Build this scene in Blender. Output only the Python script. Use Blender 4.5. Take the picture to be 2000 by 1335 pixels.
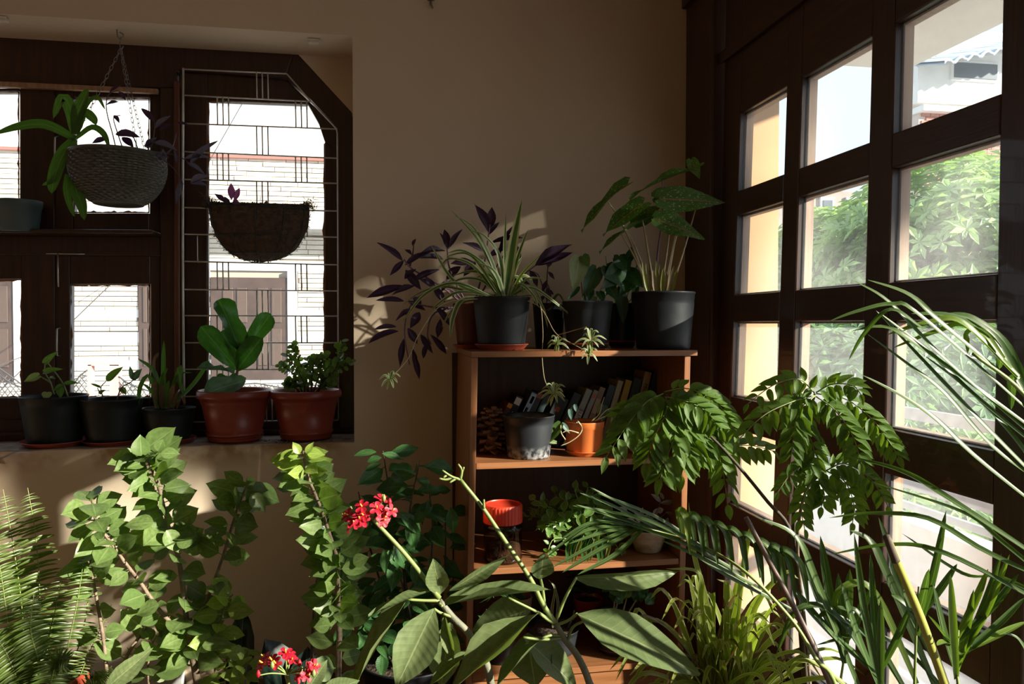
import bpy, bmesh, math, random
from mathutils import Vector, Matrix, noise
for _o in list(bpy.data.objects):
    bpy.data.objects.remove(_o)
SC = bpy.context.scene
COL = SC.collection
V = Vector
RND = random.Random(11)
U = RND.uniform

# ---------------------------------------------------------------- camera, sky, sun, exposure
CAM = V((0.0, 0.0, 1.25))
FPX = 1500.0                      # focal length in pixels of the 2000 x 1335 frame
cam_data = bpy.data.cameras.new('camera')
cam_data.sensor_width = 36.0
cam_data.lens = FPX / 2000.0 * 36.0
cam_data.clip_start = 0.02
cam_data.clip_end = 200
cam = bpy.data.objects.new('camera', cam_data)
COL.objects.link(cam)
cam.location = CAM
cam.rotation_euler = (math.radians(90 - 1.3), 0, math.radians(-9.76))
SC.camera = cam
CR = cam.rotation_euler.to_matrix()

world = bpy.data.worlds.new('sky')
SC.world = world
world.use_nodes = True
wn = world.node_tree
bg = wn.nodes['Background']
bg.inputs[0].default_value = (0.80, 0.90, 1.0, 1)
bg.inputs[1].default_value = 0.9

SUN_DIR = V((-1.0, 0.65, -0.42)).normalized()
sun_data = bpy.data.lights.new('sun', 'SUN')
sun_data.energy = 10.0
sun_data.color = (1.0, 0.90, 0.74)
sun_data.angle = math.radians(0.9)
sun = bpy.data.objects.new('sun', sun_data)
COL.objects.link(sun)
sun.rotation_euler = SUN_DIR.to_track_quat('-Z', 'Y').to_euler()
sun.location = (8, -4, 6)

SC.view_settings.view_transform = 'Standard'
SC.view_settings.look = 'None'
SC.view_settings.gamma = 1.0
SC.view_settings.use_curve_mapping = False
SC.view_settings.exposure = 0.75
SC.cycles.max_bounces = 10
SC.cycles.diffuse_bounces = 5
SC.cycles.transparent_max_bounces = 12
SC.cycles.sample_clamp_indirect = 6.0
SC.cycles.caustics_reflective = False
SC.cycles.caustics_refractive = False

# ---------------------------------------------------------------- measuring helpers
def ray(px, py):
    return CR @ V(((px - 1000.0) / FPX, -(py - 667.5) / FPX, -1.0))
def PY(px, py, Y):
    r = ray(px, py); t = (Y - CAM.y) / r.y
    return CAM + r * t
def PX(px, py, X):
    r = ray(px, py); t = (X - CAM.x) / r.x
    return CAM + r * t
def PZ(px, py, Z):
    r = ray(px, py); t = (Z - CAM.z) / r.z
    return CAM + r * t
def scale_at(px, Y):              # metres per pixel at that place
    r = ray(px, 667.5)
    return (Y / r.y) / FPX

# ---------------------------------------------------------------- materials
MATS = {}
def nodes_of(name):
    m = bpy.data.materials.new(name); m.use_nodes = True
    nt = m.node_tree
    b = nt.nodes['Principled BSDF']
    return m, nt, b
def mixrgb(nt, fac, a, b, mode='MIX'):
    n = nt.nodes.new('ShaderNodeMix'); n.data_type = 'RGBA'; n.blend_type = mode
    for sock, val in ((n.inputs[0], fac), (n.inputs[6], a), (n.inputs[7], b)):
        if isinstance(val, bpy.types.NodeSocket): nt.links.new(val, sock)
        elif isinstance(val, (int, float)): sock.default_value = val
        else: sock.default_value = (*val, 1)
    return n.outputs[2]
def noise_tex(nt, scale, detail=4, stretch=None, coord='Object'):
    tc = nt.nodes.new('ShaderNodeTexCoord')
    n = nt.nodes.new('ShaderNodeTexNoise'); n.inputs['Scale'].default_value = scale; n.inputs['Detail'].default_value = detail
    if stretch:
        mp = nt.nodes.new('ShaderNodeMapping'); mp.inputs['Scale'].default_value = stretch
        nt.links.new(tc.outputs[coord], mp.inputs[0]); nt.links.new(mp.outputs[0], n.inputs[0])
    else:
        nt.links.new(tc.outputs[coord], n.inputs[0])
    return n.outputs[0]
def ramp(nt, fac, lo, hi):
    n = nt.nodes.new('ShaderNodeMapRange'); n.inputs[1].default_value = lo; n.inputs[2].default_value = hi
    nt.links.new(fac, n.inputs[0]); return n.outputs[0]
def bump(nt, b, h, strength, dist=0.01):
    n = nt.nodes.new('ShaderNodeBump'); n.inputs['Strength'].default_value = strength; n.inputs['Distance'].default_value = dist
    nt.links.new(h, n.inputs['Height']); nt.links.new(n.outputs[0], b.inputs['Normal'])
def mat(name, col, col2=None, rough=0.6, vscale=8, bstr=0.0, bscale=60, metal=0.0, spec=0.5, coat=0.0, stretch=None):
    if name in MATS: return MATS[name]
    m, nt, b = nodes_of(name)
    b.inputs['Roughness'].default_value = rough; b.inputs['Metallic'].default_value = metal
    b.inputs['Specular IOR Level'].default_value = spec; b.inputs['Coat Weight'].default_value = coat
    if col2:
        f = ramp(nt, noise_tex(nt, vscale, 5, stretch), 0.35, 0.65)
        nt.links.new(mixrgb(nt, f, col, col2), b.inputs['Base Color'])
    else:
        b.inputs['Base Color'].default_value = (*col, 1)
    if bstr: bump(nt, b, noise_tex(nt, bscale, 4, stretch), bstr)
    MATS[name] = m
    return m
def leaf_mat(name, c1, c2, trans=0.45, tint=(1.0, 1.15, 0.35), rough=0.38, vein=None, veinw=0.05, edge=None, edgew=0.62, spots=None, back=None, side_veins=False, spec=0.4):
    """leaf blade: uv.x runs across (0..1), uv.y along."""
    m, nt, b = nodes_of(name)
    oi = nt.nodes.new('ShaderNodeObjectInfo')
    col = mixrgb(nt, oi.outputs['Random'], c1, c2)
    col = mixrgb(nt, ramp(nt, noise_tex(nt, 6, 3, None, 'UV'), 0.3, 0.7), col, tuple(x * 0.78 for x in c1))
    uv = nt.nodes.new('ShaderNodeUVMap'); sep = nt.nodes.new('ShaderNodeSeparateXYZ'); nt.links.new(uv.outputs[0], sep.inputs[0])
    def math_n(op, a, bb):
        n = nt.nodes.new('ShaderNodeMath'); n.operation = op
        for i, x in enumerate((a, bb)):
            if isinstance(x, bpy.types.NodeSocket): nt.links.new(x, n.inputs[i])
            elif x is not None: n.inputs[i].default_value = x
        return n.outputs[0]
    d = math_n('MULTIPLY', math_n('ABSOLUTE', math_n('SUBTRACT', sep.outputs[0], 0.5), None), 2.0)   # 0 midrib .. 1 edge
    if edge: col = mixrgb(nt, ramp(nt, d, edgew, edgew + 0.12), col, edge)
    if spots:
        f = ramp(nt, noise_tex(nt, 22, 2, None, 'UV'), 0.62, 0.66); col = mixrgb(nt, f, col, spots)
    if vein:
        f = math_n('LESS_THAN', d, veinw); col = mixrgb(nt, math_n('MULTIPLY', f, 0.8), col, vein)
    if side_veins:
        w = math_n('SINE', math_n('MULTIPLY', math_n('SUBTRACT', sep.outputs[1], math_n('MULTIPLY', d, 0.12)), 75.0), None)
        col = mixrgb(nt, math_n('MULTIPLY', math_n('GREATER_THAN', w, 0.95), 0.18), col, vein or c2)
        bump(nt, b, w, 0.07, 0.002)
    nt.links.new(col, b.inputs['Base Color'])
    b.inputs['Roughness'].default_value = rough; b.inputs['Specular IOR Level'].default_value = spec
    tr = nt.nodes.new('ShaderNodeBsdfTranslucent')
    nt.links.new(mixrgb(nt, 1.0, col, tint, 'MULTIPLY'), tr.inputs[0])
    tr2 = nt.nodes.new('ShaderNodeMixShader'); tr2.inputs[0].default_value = trans
    nt.links.new(b.outputs[0], tr2.inputs[1]); nt.links.new(tr.outputs[0], tr2.inputs[2])
    nt.links.new(tr2.outputs[0], nt.nodes['Material Output'].inputs[0])
    MATS[name] = m
    return m
def wood_mat(name, c1, c2, rough=0.45, axis='z', scale=6, coat=0.0):
    m, nt, b = nodes_of(name)
    st = {'z': (14, 14, 0.7), 'x': (0.7, 14, 14), 'y': (14, 0.7, 14)}[axis]
    f = ramp(nt, noise_tex(nt, scale, 6, st), 0.3, 0.7)
    nt.links.new(mixrgb(nt, f, c1, c2), b.inputs['Base Color'])
    b.inputs['Roughness'].default_value = rough; b.inputs['Coat Weight'].default_value = coat
    bump(nt, b, noise_tex(nt, scale * 2, 5, st), 0.12, 0.004)
    MATS[name] = m
    return m
def schlick(nt):
    lw = nt.nodes.new('ShaderNodeLayerWeight'); lw.inputs[0].default_value = 0.5
    p = nt.nodes.new('ShaderNodeMath'); p.operation = 'POWER'; p.inputs[1].default_value = 5
    nt.links.new(lw.outputs['Facing'], p.inputs[0])
    m = nt.nodes.new('ShaderNodeMath'); m.operation = 'MULTIPLY_ADD'; m.inputs[1].default_value = 0.96; m.inputs[2].default_value = 0.04
    nt.links.new(p.outputs[0], m.inputs[0]); return m.outputs[0]
def glass_mat(name, dust=0.10, tint=(0.97, 0.99, 1.0), dust_scale=9):
    m, nt, b = nodes_of(name)
    nt.nodes.remove(b)
    t = nt.nodes.new('ShaderNodeBsdfTransparent'); t.inputs[0].default_value = (*tint, 1)
    g = nt.nodes.new('ShaderNodeBsdfGlossy'); g.inputs['Roughness'].default_value = 0.03
    mx = nt.nodes.new('ShaderNodeMixShader')
    nt.links.new(schlick(nt), mx.inputs[0]); nt.links.new(t.outputs[0], mx.inputs[1]); nt.links.new(g.outputs[0], mx.inputs[2])
    df = nt.nodes.new('ShaderNodeBsdfTranslucent'); df.inputs[0].default_value = (0.85, 0.87, 0.9, 1)
    mx2 = nt.nodes.new('ShaderNodeMixShader')
    f = ramp(nt, noise_tex(nt, dust_scale, 6), -0.6, 1.4)
    mm = nt.nodes.new('ShaderNodeMath'); mm.operation = 'MULTIPLY'; mm.inputs[1].default_value = dust * 2
    nt.links.new(f, mm.inputs[0]); nt.links.new(mm.outputs[0], mx2.inputs[0])
    nt.links.new(mx.outputs[0], mx2.inputs[1]); nt.links.new(df.outputs[0], mx2.inputs[2])
    nt.links.new(mx2.outputs[0], nt.nodes['Material Output'].inputs[0])
    MATS[name] = m
    return m

# ---------------------------------------------------------------- object helpers
ORG = {}
def tag(o, label=None, cat=None, group=None, kind=None):
    if label: o['label'] = label
    if cat: o['category'] = cat
    if group: o['group'] = group
    if kind: o['kind'] = kind
    return o
def thing(name, label, cat, loc, group=None):
    o = bpy.data.objects.new(name, None); COL.objects.link(o)
    o.empty_display_size = 0.05
    o.location = loc; ORG[o.name] = V(loc)
    return tag(o, label, cat, group)
def setting(name, loc=(0, 0, 0)):
    o = bpy.data.objects.new(name, None); COL.objects.link(o)
    o.location = loc; ORG[o.name] = V(loc); o['kind'] = 'structure'
    return o
def new_mesh(name, verts, faces, uvs=None, smooth=True):
    me = bpy.data.meshes.new(name)
    me.from_pydata([tuple(v) for v in verts], [], faces)
    if uvs:
        l = me.uv_layers.new(name='UVMap')
        for lp in me.loops: l.data[lp.index].uv = uvs[lp.vertex_index]
    if smooth: me.polygons.foreach_set('use_smooth', [True] * len(me.polygons))
    me.update()
    return me
def link(name, me, m, parent=None, loc=None, kind=None):
    """verts of me in world space when parent or loc is given: origin is shifted."""
    o = bpy.data.objects.new(name, me); COL.objects.link(o)
    if m is not None and not me.materials: me.materials.append(m)
    if parent is not None:
        o.parent = parent; ORG[o.name] = ORG[parent.name]
    else:
        ORG[o.name] = V(loc) if loc is not None else V((0, 0, 0))
        o.location = ORG[o.name]
    if kind: o['kind'] = kind
    return o
def part(name, verts, faces, m, parent=None, uvs=None, smooth=True, loc=None, kind=None):
    org = ORG[parent.name] if parent is not None else (V(loc) if loc is not None else V((0, 0, 0)))
    return link(name, new_mesh(name, [V(v) - org for v in verts], faces, uvs, smooth), m, parent, loc, kind)
class MB:
    def __init__(s): s.v = []; s.f = []; s.uv = []
    def add(s, v, f, uv=None):
        n = len(s.v); s.v += [V(x) for x in v]; s.f += [tuple(i + n for i in q) for q in f]
        s.uv += uv if uv else [(0.5, 0.5)] * len(v)
        return s
    def box(s, a, b):
        x0, y0, z0 = a; x1, y1, z1 = b
        return s.add([(x0, y0, z0), (x1, y0, z0), (x1, y1, z0), (x0, y1, z0), (x0, y0, z1), (x1, y0, z1), (x1, y1, z1), (x0, y1, z1)],
                     [(0, 3, 2, 1), (4, 5, 6, 7), (0, 1, 5, 4), (1, 2, 6, 5), (2, 3, 7, 6), (3, 0, 4, 7)])
    def part(s, name, m, parent=None, smooth=False, loc=None, kind=None):
        return part(name, s.v, s.f, m, parent, s.uv, smooth, loc, kind)
def bevel(o, w=0.003, seg=2):
    md = o.modifiers.new('bevel', 'BEVEL'); md.width = w; md.segments = seg; md.limit_method = 'ANGLE'; md.angle_limit = 0.6
    return o
def box(name, a, b, m, parent=None, bw=0.003, kind=None):
    a2 = [min(p, q) for p, q in zip(a, b)]; b2 = [max(p, q) for p, q in zip(a, b)]
    loc = None if parent is not None else ((a2[0] + b2[0]) / 2, (a2[1] + b2[1]) / 2, a2[2])
    o = MB().box(a2, b2).part(name, m, parent, False, loc, kind)
    if bw: bevel(o, bw)
    return o
def prism(poly, d):
    """polygon of 3-D points pushed along vector d"""
    n = len(poly); v = [V(p) for p in poly] + [V(p) + V(d) for p in poly]
    f = [tuple(range(n)), tuple(range(2 * n - 1, n - 1, -1))] + [(i, i + n, (i + 1) % n + n, (i + 1) % n) for i in range(n)]
    return v, f
def fix_normals(o):
    bm = bmesh.new(); bm.from_mesh(o.data); bmesh.ops.recalc_face_normals(bm, faces=bm.faces); bm.to_mesh(o.data); bm.free(); return o
def slab(name, pxs, Y, dY, m, parent, bw=0.003, kind=None):
    v, f = prism([PY(x, y, Y) for x, y in pxs], (0, dY, 0))
    o = fix_normals(part(name, v, f, m, parent, None, False, None if parent is not None else (0, 0, 0), kind))
    if bw: bevel(o, bw)
    return o
def lathe(profile, c, seg=32, fn=None):
    v = []; f = []; uv = []
    for j, (r, z) in enumerate(profile):
        for i in range(seg):
            a = 2 * math.pi * i / seg
            rr = r if fn is None else fn(r, z, a, i, j)
            v.append(V((c[0] + rr * math.cos(a), c[1] + rr * math.sin(a), c[2] + z))); uv.append((i / seg, j / len(profile)))
    for j in range(len(profile) - 1):
        for i in range(seg):
            k = (i + 1) % seg
            f.append((j * seg + i, j * seg + k, (j + 1) * seg + k, (j + 1) * seg + i))
    f.append(tuple(range(seg - 1, -1, -1))); f.append(tuple((len(profile) - 1) * seg + i for i in range(seg)))
    return v, f, uv
def smooth_path(pts, n=24):
    pts = [V(p) for p in pts]
    if len(pts) == 2: return [pts[0].lerp(pts[1], i / n) for i in range(n + 1)]
    P = [pts[0] * 2 - pts[1]] + pts + [pts[-1] * 2 - pts[-2]]
    out = []; k = len(pts) - 1
    for i in range(n + 1):
        s = i / n * k; j = min(int(s), k - 1); t = s - j
        a, b, c, d = P[j], P[j + 1], P[j + 2], P[j + 3]
        out.append(0.5 * ((2 * b) + (c - a) * t + (2 * a - 5 * b + 4 * c - d) * t * t + (3 * b - a - 3 * c + d) * t ** 3))
    return out
def tube(pts, r0, r1=None, seg=6, n=None, smooth=True):
    r1 = r0 if r1 is None else r1
    pts = smooth_path(pts, n or max(4, 4 * (len(pts) - 1))) if smooth else [V(p) for p in pts]
    v = []; f = []; uv = []; m = len(pts); nrm = None
    for i, p in enumerate(pts):
        t = (pts[min(i + 1, m - 1)] - pts[max(i - 1, 0)])
        t = t.normalized() if t.length > 1e-9 else V((0, 0, 1))
        if nrm is None: nrm = t.orthogonal().normalized()
        nrm = (nrm - t * nrm.dot(t)); nrm = nrm.normalized() if nrm.length > 1e-6 else t.orthogonal().normalized()
        bb = t.cross(nrm); r = r0 + (r1 - r0) * i / (m - 1)
        for k in range(seg):
            a = 2 * math.pi * k / seg
            v.append(p + (nrm * math.cos(a) + bb * math.sin(a)) * r); uv.append((k / seg, i / (m - 1)))
    for i in range(m - 1):
        for k in range(seg):
            q = (k + 1) % seg
            f.append((i * seg + k, i * seg + q, (i + 1) * seg + q, (i + 1) * seg + k))
    f.append(tuple(range(seg - 1, -1, -1))); f.append(tuple((m - 1) * seg + k for k in range(seg)))
    return v, f, uv
def add_tube(name, pts, r0, r1, m, parent, seg=6, n=None, smooth=True):
    v, f, uv = tube(pts, r0, r1, seg, n, smooth)
    return part(name, v, f, m, parent, uv)
UPV = V((0, 0, 1))
def ribbon(pts, w, prof='blade', fold=0.25, n=12, hint=None, cup=None):
    """long narrow leaf swept along a path; w is the full width"""
    pts = smooth_path(pts, n); m = len(pts); v = []; f = []; uv = []
    for i, p in enumerate(pts):
        t = (pts[min(i + 1, m - 1)] - pts[max(i - 1, 0)]).normalized(); s = i / (m - 1)
        h = hint if hint is not None else (UPV * 0.75 + (CAM - p).normalized() * 0.65)
        side = t.cross(h); side = side.normalized() if side.length > 1e-5 else t.orthogonal().normalized()
        nn = side.cross(t).normalized()
        if prof == 'blade': k = min(1, 0.45 + 2.2 * s) * (1 - s ** 3) ** 0.8 if s < 1 else 0.0
        elif prof == 'leaflet': k = max(0.0, math.sin(math.pi * min(1, 0.12 + 0.88 * s)) ** 0.55) if s < 1 else 0
        elif prof == 'strap': k = min(1, 0.5 + 2 * s) * (1 - s ** 8)
        else: k = 1
        hw = w * 0.5 * k
        v += [p + side * hw + nn * hw * fold, p, p - side * hw + nn * hw * fold]
        uv += [(0, s), (0.5, s), (1, s)]
    for i in range(m - 1):
        a = 3 * i
        f += [(a, a + 1, a + 4, a + 3), (a + 1, a + 2, a + 5, a + 4)]
    return v, f, uv
def add_ribbon(name, pts, w, m, parent, **k):
    v, f, uv = ribbon(pts, w, **k)
    return part(name, v, f, m, parent, uv)
PROF = {
    'ovate': [(0, .03), (.06, .24), (.16, .41), (.30, .495), (.46, .49), (.62, .41), (.76, .27), (.88, .12), (.95, .04), (1, 0)],
    'lance': [(0, .02), (.1, .2), (.25, .39), (.42, .5), (.58, .47), (.73, .34), (.87, .17), (.95, .06), (1, 0)],
    'obov': [(0, .05), (.1, .2), (.25, .33), (.42, .40), (.6, .46), (.75, .5), (.88, .42), (.96, .24), (1, .03)],
    'heart': [(0, .10), (.03, .33), (.12, .47), (.25, .5), (.42, .46), (.6, .35), (.76, .21), (.9, .08), (1, 0)],
    'round': [(0, .05), (.12, .3), (.3, .47), (.5, .5), (.7, .46), (.85, .32), (.95, .17), (1, .02)],
    'pinna': [(0, .35), (.12, .5), (.4, .42), (.75, .28), (1, .0)],
    'strapleaf': [(0, .3), (.15, .42), (.4, .5), (.65, .46), (.85, .28), (1, 0)],
}
TM = {}
def leaf_mesh(shape, var=0, fold=0.2, droop=0.15, wave=0.03, cols=4):
    key = (shape, var, fold, droop, wave)
    if key in TM: return TM[key]
    r = random.Random(hash((shape, var)) % 1000 if False else (len(shape) * 31 + var * 7 + int(fold * 100) + int(droop * 1000)))
    pr = PROF[shape]; v = []; f = []; uv = []; ph = r.uniform(0, 6); dr = droop * r.uniform(0.7, 1.3); bend = r.uniform(-0.06, 0.06)
    for t, hw in pr:
        for c in range(cols + 1):
            u = c / cols * 2 - 1
            z = fold * abs(u) * hw - dr * t * t + wave * math.sin(9 * t + ph) * abs(u) * (1 if u > 0 else -0.7)
            back = -0.10 * abs(u) if shape == 'heart' and t < 0.05 else 0
            v.append((u * hw + bend * t * t, t + back, z)); uv.append((c / cols, t))
    for i in range(len(pr) - 1):
        for c in range(cols):
            a = i * (cols + 1) + c
            f.append((a, a + 1, a + cols + 2, a + cols + 1))
    me = new_mesh(shape + '_leaf', v, f, uv)
    TM[key] = me
    return me
TMM = {}
def leaf(parent, base, tip, w, m, shape='ovate', roll=0.0, fold=0.2, droop=0.15, wave=0.03, name='leaf', nrm=None, var=None):
    base = V(base); tip = V(tip); d = tip - base; L = d.length
    if L < 1e-5: return None
    d.normalize()
    h = V(nrm) if nrm is not None else (UPV * 0.55 + (CAM - base).normalized() * 0.85)
    x = d.cross(h); x = x.normalized() if x.length > 1e-4 else d.orthogonal().normalized()
    z = x.cross(d).normalized()
    if roll:
        q = Matrix.Rotation(roll, 3, d); x = q @ x; z = q @ z
    me0 = leaf_mesh(shape, RND.randrange(4) if var is None else var, fold, droop, wave)
    key = (me0.name, m.name)
    if key not in TMM:
        me = me0.copy(); me.materials.clear(); me.materials.append(m); TMM[key] = me
    o = bpy.data.objects.new(name, TMM[key]); COL.objects.link(o)
    o.parent = parent; ORG[o.name] = ORG[parent.name]
    M = Matrix((x, d, z)).transposed().to_4x4()
    S = Matrix.Diagonal((w, L, L * 0.8, 1))
    o.matrix_basis = Matrix.Translation(base - ORG[parent.name]) @ M @ S
    return o
def leaf_px(parent, b, t, w, Y, m, Yt=None, **k):
    """leaf measured in the photograph: base and tip pixels, width in pixels, depth in metres"""
    return leaf(parent, PY(*b, Y), PY(*t, Y if Yt is None else Yt), w * scale_at(b[0], Y), m, **k)
def path_px(pts, Y, Y2=None):
    n = len(pts)
    return [PY(x, y, Y if Y2 is None else Y + (Y2 - Y) * i / (n - 1)) for i, (x, y) in enumerate(pts)]
def leafy(parent, path, m, shape, L, W, s0=0.1, s1=1.0, count=20, up=0.5, out=1.0, jitter=0.3, face=0.6, petiole=0.25, droop=0.15, stem_mat=None, fold=0.2, wave=0.03, name='leaf', limit=None):
    """leaves in a spiral along a stem path"""
    pts = smooth_path(path, 40)
    for k in range(count):
        s = s0 + (s1 - s0) * (k + 0.5) / count + U(-.5, .5) * (s1 - s0) / count
        s = max(0, min(1, s)); i = min(int(s * 40), 39); p = pts[i].lerp(pts[i + 1], s * 40 - i)
        t = (pts[i + 1] - pts[i]).normalized()
        a = k * 2.399 + U(-.4, .4)
        e1 = t.orthogonal().normalized(); e2 = t.cross(e1)
        d = (e1 * math.cos(a) + e2 * math.sin(a)) * out + UPV * up * U(0.3, 1.2) + V((U(-1, 1), U(-1, 1), U(-1, 1))) * jitter
        d.normalize(); LL = L * U(0.7, 1.15)
        b = p + d * LL * petiole
        h = UPV * (1 - face) + (CAM - p).normalized() * face + V((U(-1, 1), U(-1, 1), U(-1, 1))) * 0.45
        leaf(parent, b, b + d * LL, W * U(0.75, 1.15) * LL / L, m, shape, nrm=h, droop=droop, fold=fold, wave=wave, name=name)
for _k in list(PROF):
    PROF[_k + '_p'] = [(-0.22, 0.03), (-0.1, 0.025), (-0.02, 0.03)] + PROF[_k][1:]
# ---------------------------------------------------------------- the room
def wall_material():
    m, nt, b = nodes_of('painted_plaster')
    f = ramp(nt, noise_tex(nt, 1.6, 5), 0.3, 0.75)
    col = mixrgb(nt, f, (0.60, 0.475, 0.35), (0.65, 0.52, 0.385))
    tc = nt.nodes.new('ShaderNodeTexCoord'); sp = nt.nodes.new('ShaderNodeSeparateXYZ'); nt.links.new(tc.outputs['Object'], sp.inputs[0])
    # brown water stains running down a few centimetres below the window sill
    zz = ramp(nt, sp.outputs[2], SILL_Z - 0.085, SILL_Z - 0.01)
    xx = ramp(nt, sp.outputs[0], -0.08, -0.2)
    st = ramp(nt, noise_tex(nt, 9, 4), 0.42, 0.56)
    mu = nt.nodes.new('ShaderNodeMath'); mu.operation = 'MULTIPLY'; nt.links.new(zz, mu.inputs[0]); nt.links.new(st, mu.inputs[1])
    mu2 = nt.nodes.new('ShaderNodeMath'); mu2.operation = 'MULTIPLY'; nt.links.new(mu.outputs[0], mu2.inputs[0]); nt.links.new(xx, mu2.inputs[1])
    below = nt.nodes.new('ShaderNodeMath'); below.operation = 'LESS_THAN'; below.inputs[1].default_value = SILL_Z + 0.002; nt.links.new(sp.outputs[2], below.inputs[0])
    mu3 = nt.nodes.new('ShaderNodeMath'); mu3.operation = 'MULTIPLY'; nt.links.new(mu2.outputs[0], mu3.inputs[0]); nt.links.new(below.outputs[0], mu3.inputs[1])
    col = mixrgb(nt, mu3.outputs[0], col, (0.33, 0.19, 0.09))
    nt.links.new(col, b.inputs['Base Color']); b.inputs['Roughness'].default_value = 0.75
    b.inputs['Specular IOR Level'].default_value = 0.25
    bump(nt, b, noise_tex(nt, 35, 5), 0.12, 0.006)
    return m
YW = 2.80                         # inner face of the far wall
XD = 1.187                        # inner face of the glazed door wall
YF = 3.03                         # inner face of the window frame
pA = PY(692, 70, YW); pB = PY(692, 864, YW)
OPX = pB.x; OPZ = pA.z; SILL_Z = pB.z
ROOM_X0, ROOM_Y0, CEIL = -2.7, -2.2, 2.95
OPX0 = -2.25                      # left end of the window opening, outside the frame
wallm = wall_material()
dark_wood = wood_mat('dark_stained_wood', (0.026, 0.011, 0.007), (0.055, 0.021, 0.011), 0.38, 'z', 6, 0.15)
dark_wood_x = wood_mat('dark_stained_wood_rail', (0.026, 0.011, 0.007), (0.055, 0.021, 0.011), 0.38, 'y', 6, 0.15)
win_wood = wood_mat('window_wood', (0.03, 0.011, 0.007), (0.058, 0.021, 0.011), 0.4, 'z', 6, 0.1)
reveal_wood = wood_mat('lit_edge_wood', (0.28, 0.15, 0.08), (0.42, 0.25, 0.14), 0.55, 'z', 6)  # frame wood made paler, sunlight on the edges put into the colour
putty = mat('orange_putty', (0.24, 0.08, 0.02), (0.42, 0.17, 0.04), 0.7, 40, 0.6, 120)
glass = glass_mat('dusty_window_glass', 0.02, dust_scale=40)
door_glass = glass_mat('dusty_door_glass', 0.05, (0.95, 0.985, 1.0), 45)
T = 0.24
def wall_piece(mb, a, b): mb.box(a, b)
wb = MB()
wb.box((ROOM_X0, YW, -0.1), (OPX0, YW + T, CEIL)).box((OPX0, YW, -0.1), (OPX, YW + T, SILL_Z))
wb.box((OPX0, YW, OPZ), (OPX, YW + T, CEIL)).box((OPX, YW, -0.1), (XD + 0.05, YW + T, CEIL))
wb.part('wall_back', wallm, None, False, (0, 0, 0), 'structure')
wl = MB().box((ROOM_X0 - 0.1, ROOM_Y0, -0.1), (ROOM_X0, YW + T, CEIL)).part('wall_left', wallm, None, False, (0, 0, 0), 'structure')
wr = MB().box((ROOM_X0 - 0.1, ROOM_Y0 - 0.1, -0.1), (XD + 0.2, ROOM_Y0, CEIL)).part('wall_rear', wallm, None, False, (0, 0, 0), 'structure')
wri = MB().box((XD + 0.0, ROOM_Y0, -0.1), (XD + 0.12, -1.0, CEIL)).box((XD + 0.0, -1.0, 2.62), (XD + 0.12, YW + T, CEIL)).part('wall_right', wallm, None, False, (0, 0, 0), 'structure')
ceilm = mat('ceiling_paint', (0.58, 0.47, 0.34), (0.62, 0.5, 0.37), 0.8, 2)
MB().box((ROOM_X0 - 0.1, ROOM_Y0 - 0.1, CEIL), (XD + 0.2, YW + T, CEIL + 0.15)).part('ceiling', ceilm, None, False, (0, 0, 0), 'structure')
# floor: a base with each stone tile on it
fb = MB().box((ROOM_X0 - 0.1, ROOM_Y0 - 0.1, -0.12), (XD + 0.1, YW + T, -0.012)).part('floor', mat('floor_mortar', (0.25, 0.2, 0.16), None, 0.9), None, False, (0, 0, 0), 'structure')
tilem = mat('floor_tile', (0.13, 0.085, 0.06), (0.19, 0.13, 0.09), 0.45, 5)
tile_me = None
nx, ny = 9, 11
tw, th = (XD - 0.004 - ROOM_X0) / nx, (YW - ROOM_Y0) / ny
for i in range(nx):
    for j in range(ny):
        if tile_me is None:
            o = MB().box((0.002, 0.002, -0.012), (tw - 0.002, th - 0.002, 0)).part('tile', tilem, None, False, (0, 0, 0)); tile_me = o.data; bevel(o, 0.002)
        else:
            o = bpy.data.objects.new('tile', tile_me); COL.objects.link(o)
        o.parent = fb; o.location = (ROOM_X0 + i * tw, ROOM_Y0 + j * th, 0); ORG[o.name] = V((0, 0, 0))

# plaster behind the chamfered corner of the window, in the window's own plane
f_ = fix_normals(part('trim_1', *prism([PY(560, 80, YF), PY(760, 40, YF), PY(760, 420, YF), PY(684, 216, YF), PY(575, 98, YF)], (0, 0.06, 0)), wallm, None, None, False, (0, 0, 0), 'structure'))
# sill slab: cement strip on top of the wall under the window
sillm = mat('worn_sill', (0.44, 0.38, 0.33), (0.20, 0.16, 0.13), 0.85, 14, 0.4, 50)
s_ = MB().box((OPX0, YW + 0.001, SILL_Z), (OPX - 0.001, YW + T + 0.02, SILL_Z + 0.003)).part('window_sill', sillm, None, False, (0, 0, SILL_Z), 'structure')
SZ = SILL_Z + 0.003

# ---------------------------------------------------------------- window on the far wall
W1 = setting('window_1', PY(345, 850, YF))
def fr(name, pxs, dY=0.07, m=None, Y=YF, bw=0.004, par=None): return slab(name, pxs, Y, dY, m or win_wood, par or W1, bw)
def rect(x0, y0, x1, y1): return [(x0, y0), (x1, y0), (x1, y1), (x0, y1)]
fr('head_rail', [(-330, 25), (575, 98), (558, 152), (345, 137), (345, 172), (-330, 152)])
fr('corner_rail', [(575, 98), (692, 222), (692, 262), (659, 249), (606, 193), (558, 152)])
fr('frame_stile', [(659, 243), (700, 262), (700, 858), (662, 850)])
fr('bottom_rail', [(-330, 815), (662, 826), (662, 872), (-330, 872)])
fr('bottom_ledge', [(-330, 846), (690, 836), (690, 842), (-330, 853)], -0.02, None, YF, 0.002)
fr('mullion', [(312, 172), (357, 172), (358, 826), (314, 820)], 0.08, None, YF - 0.012)
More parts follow.
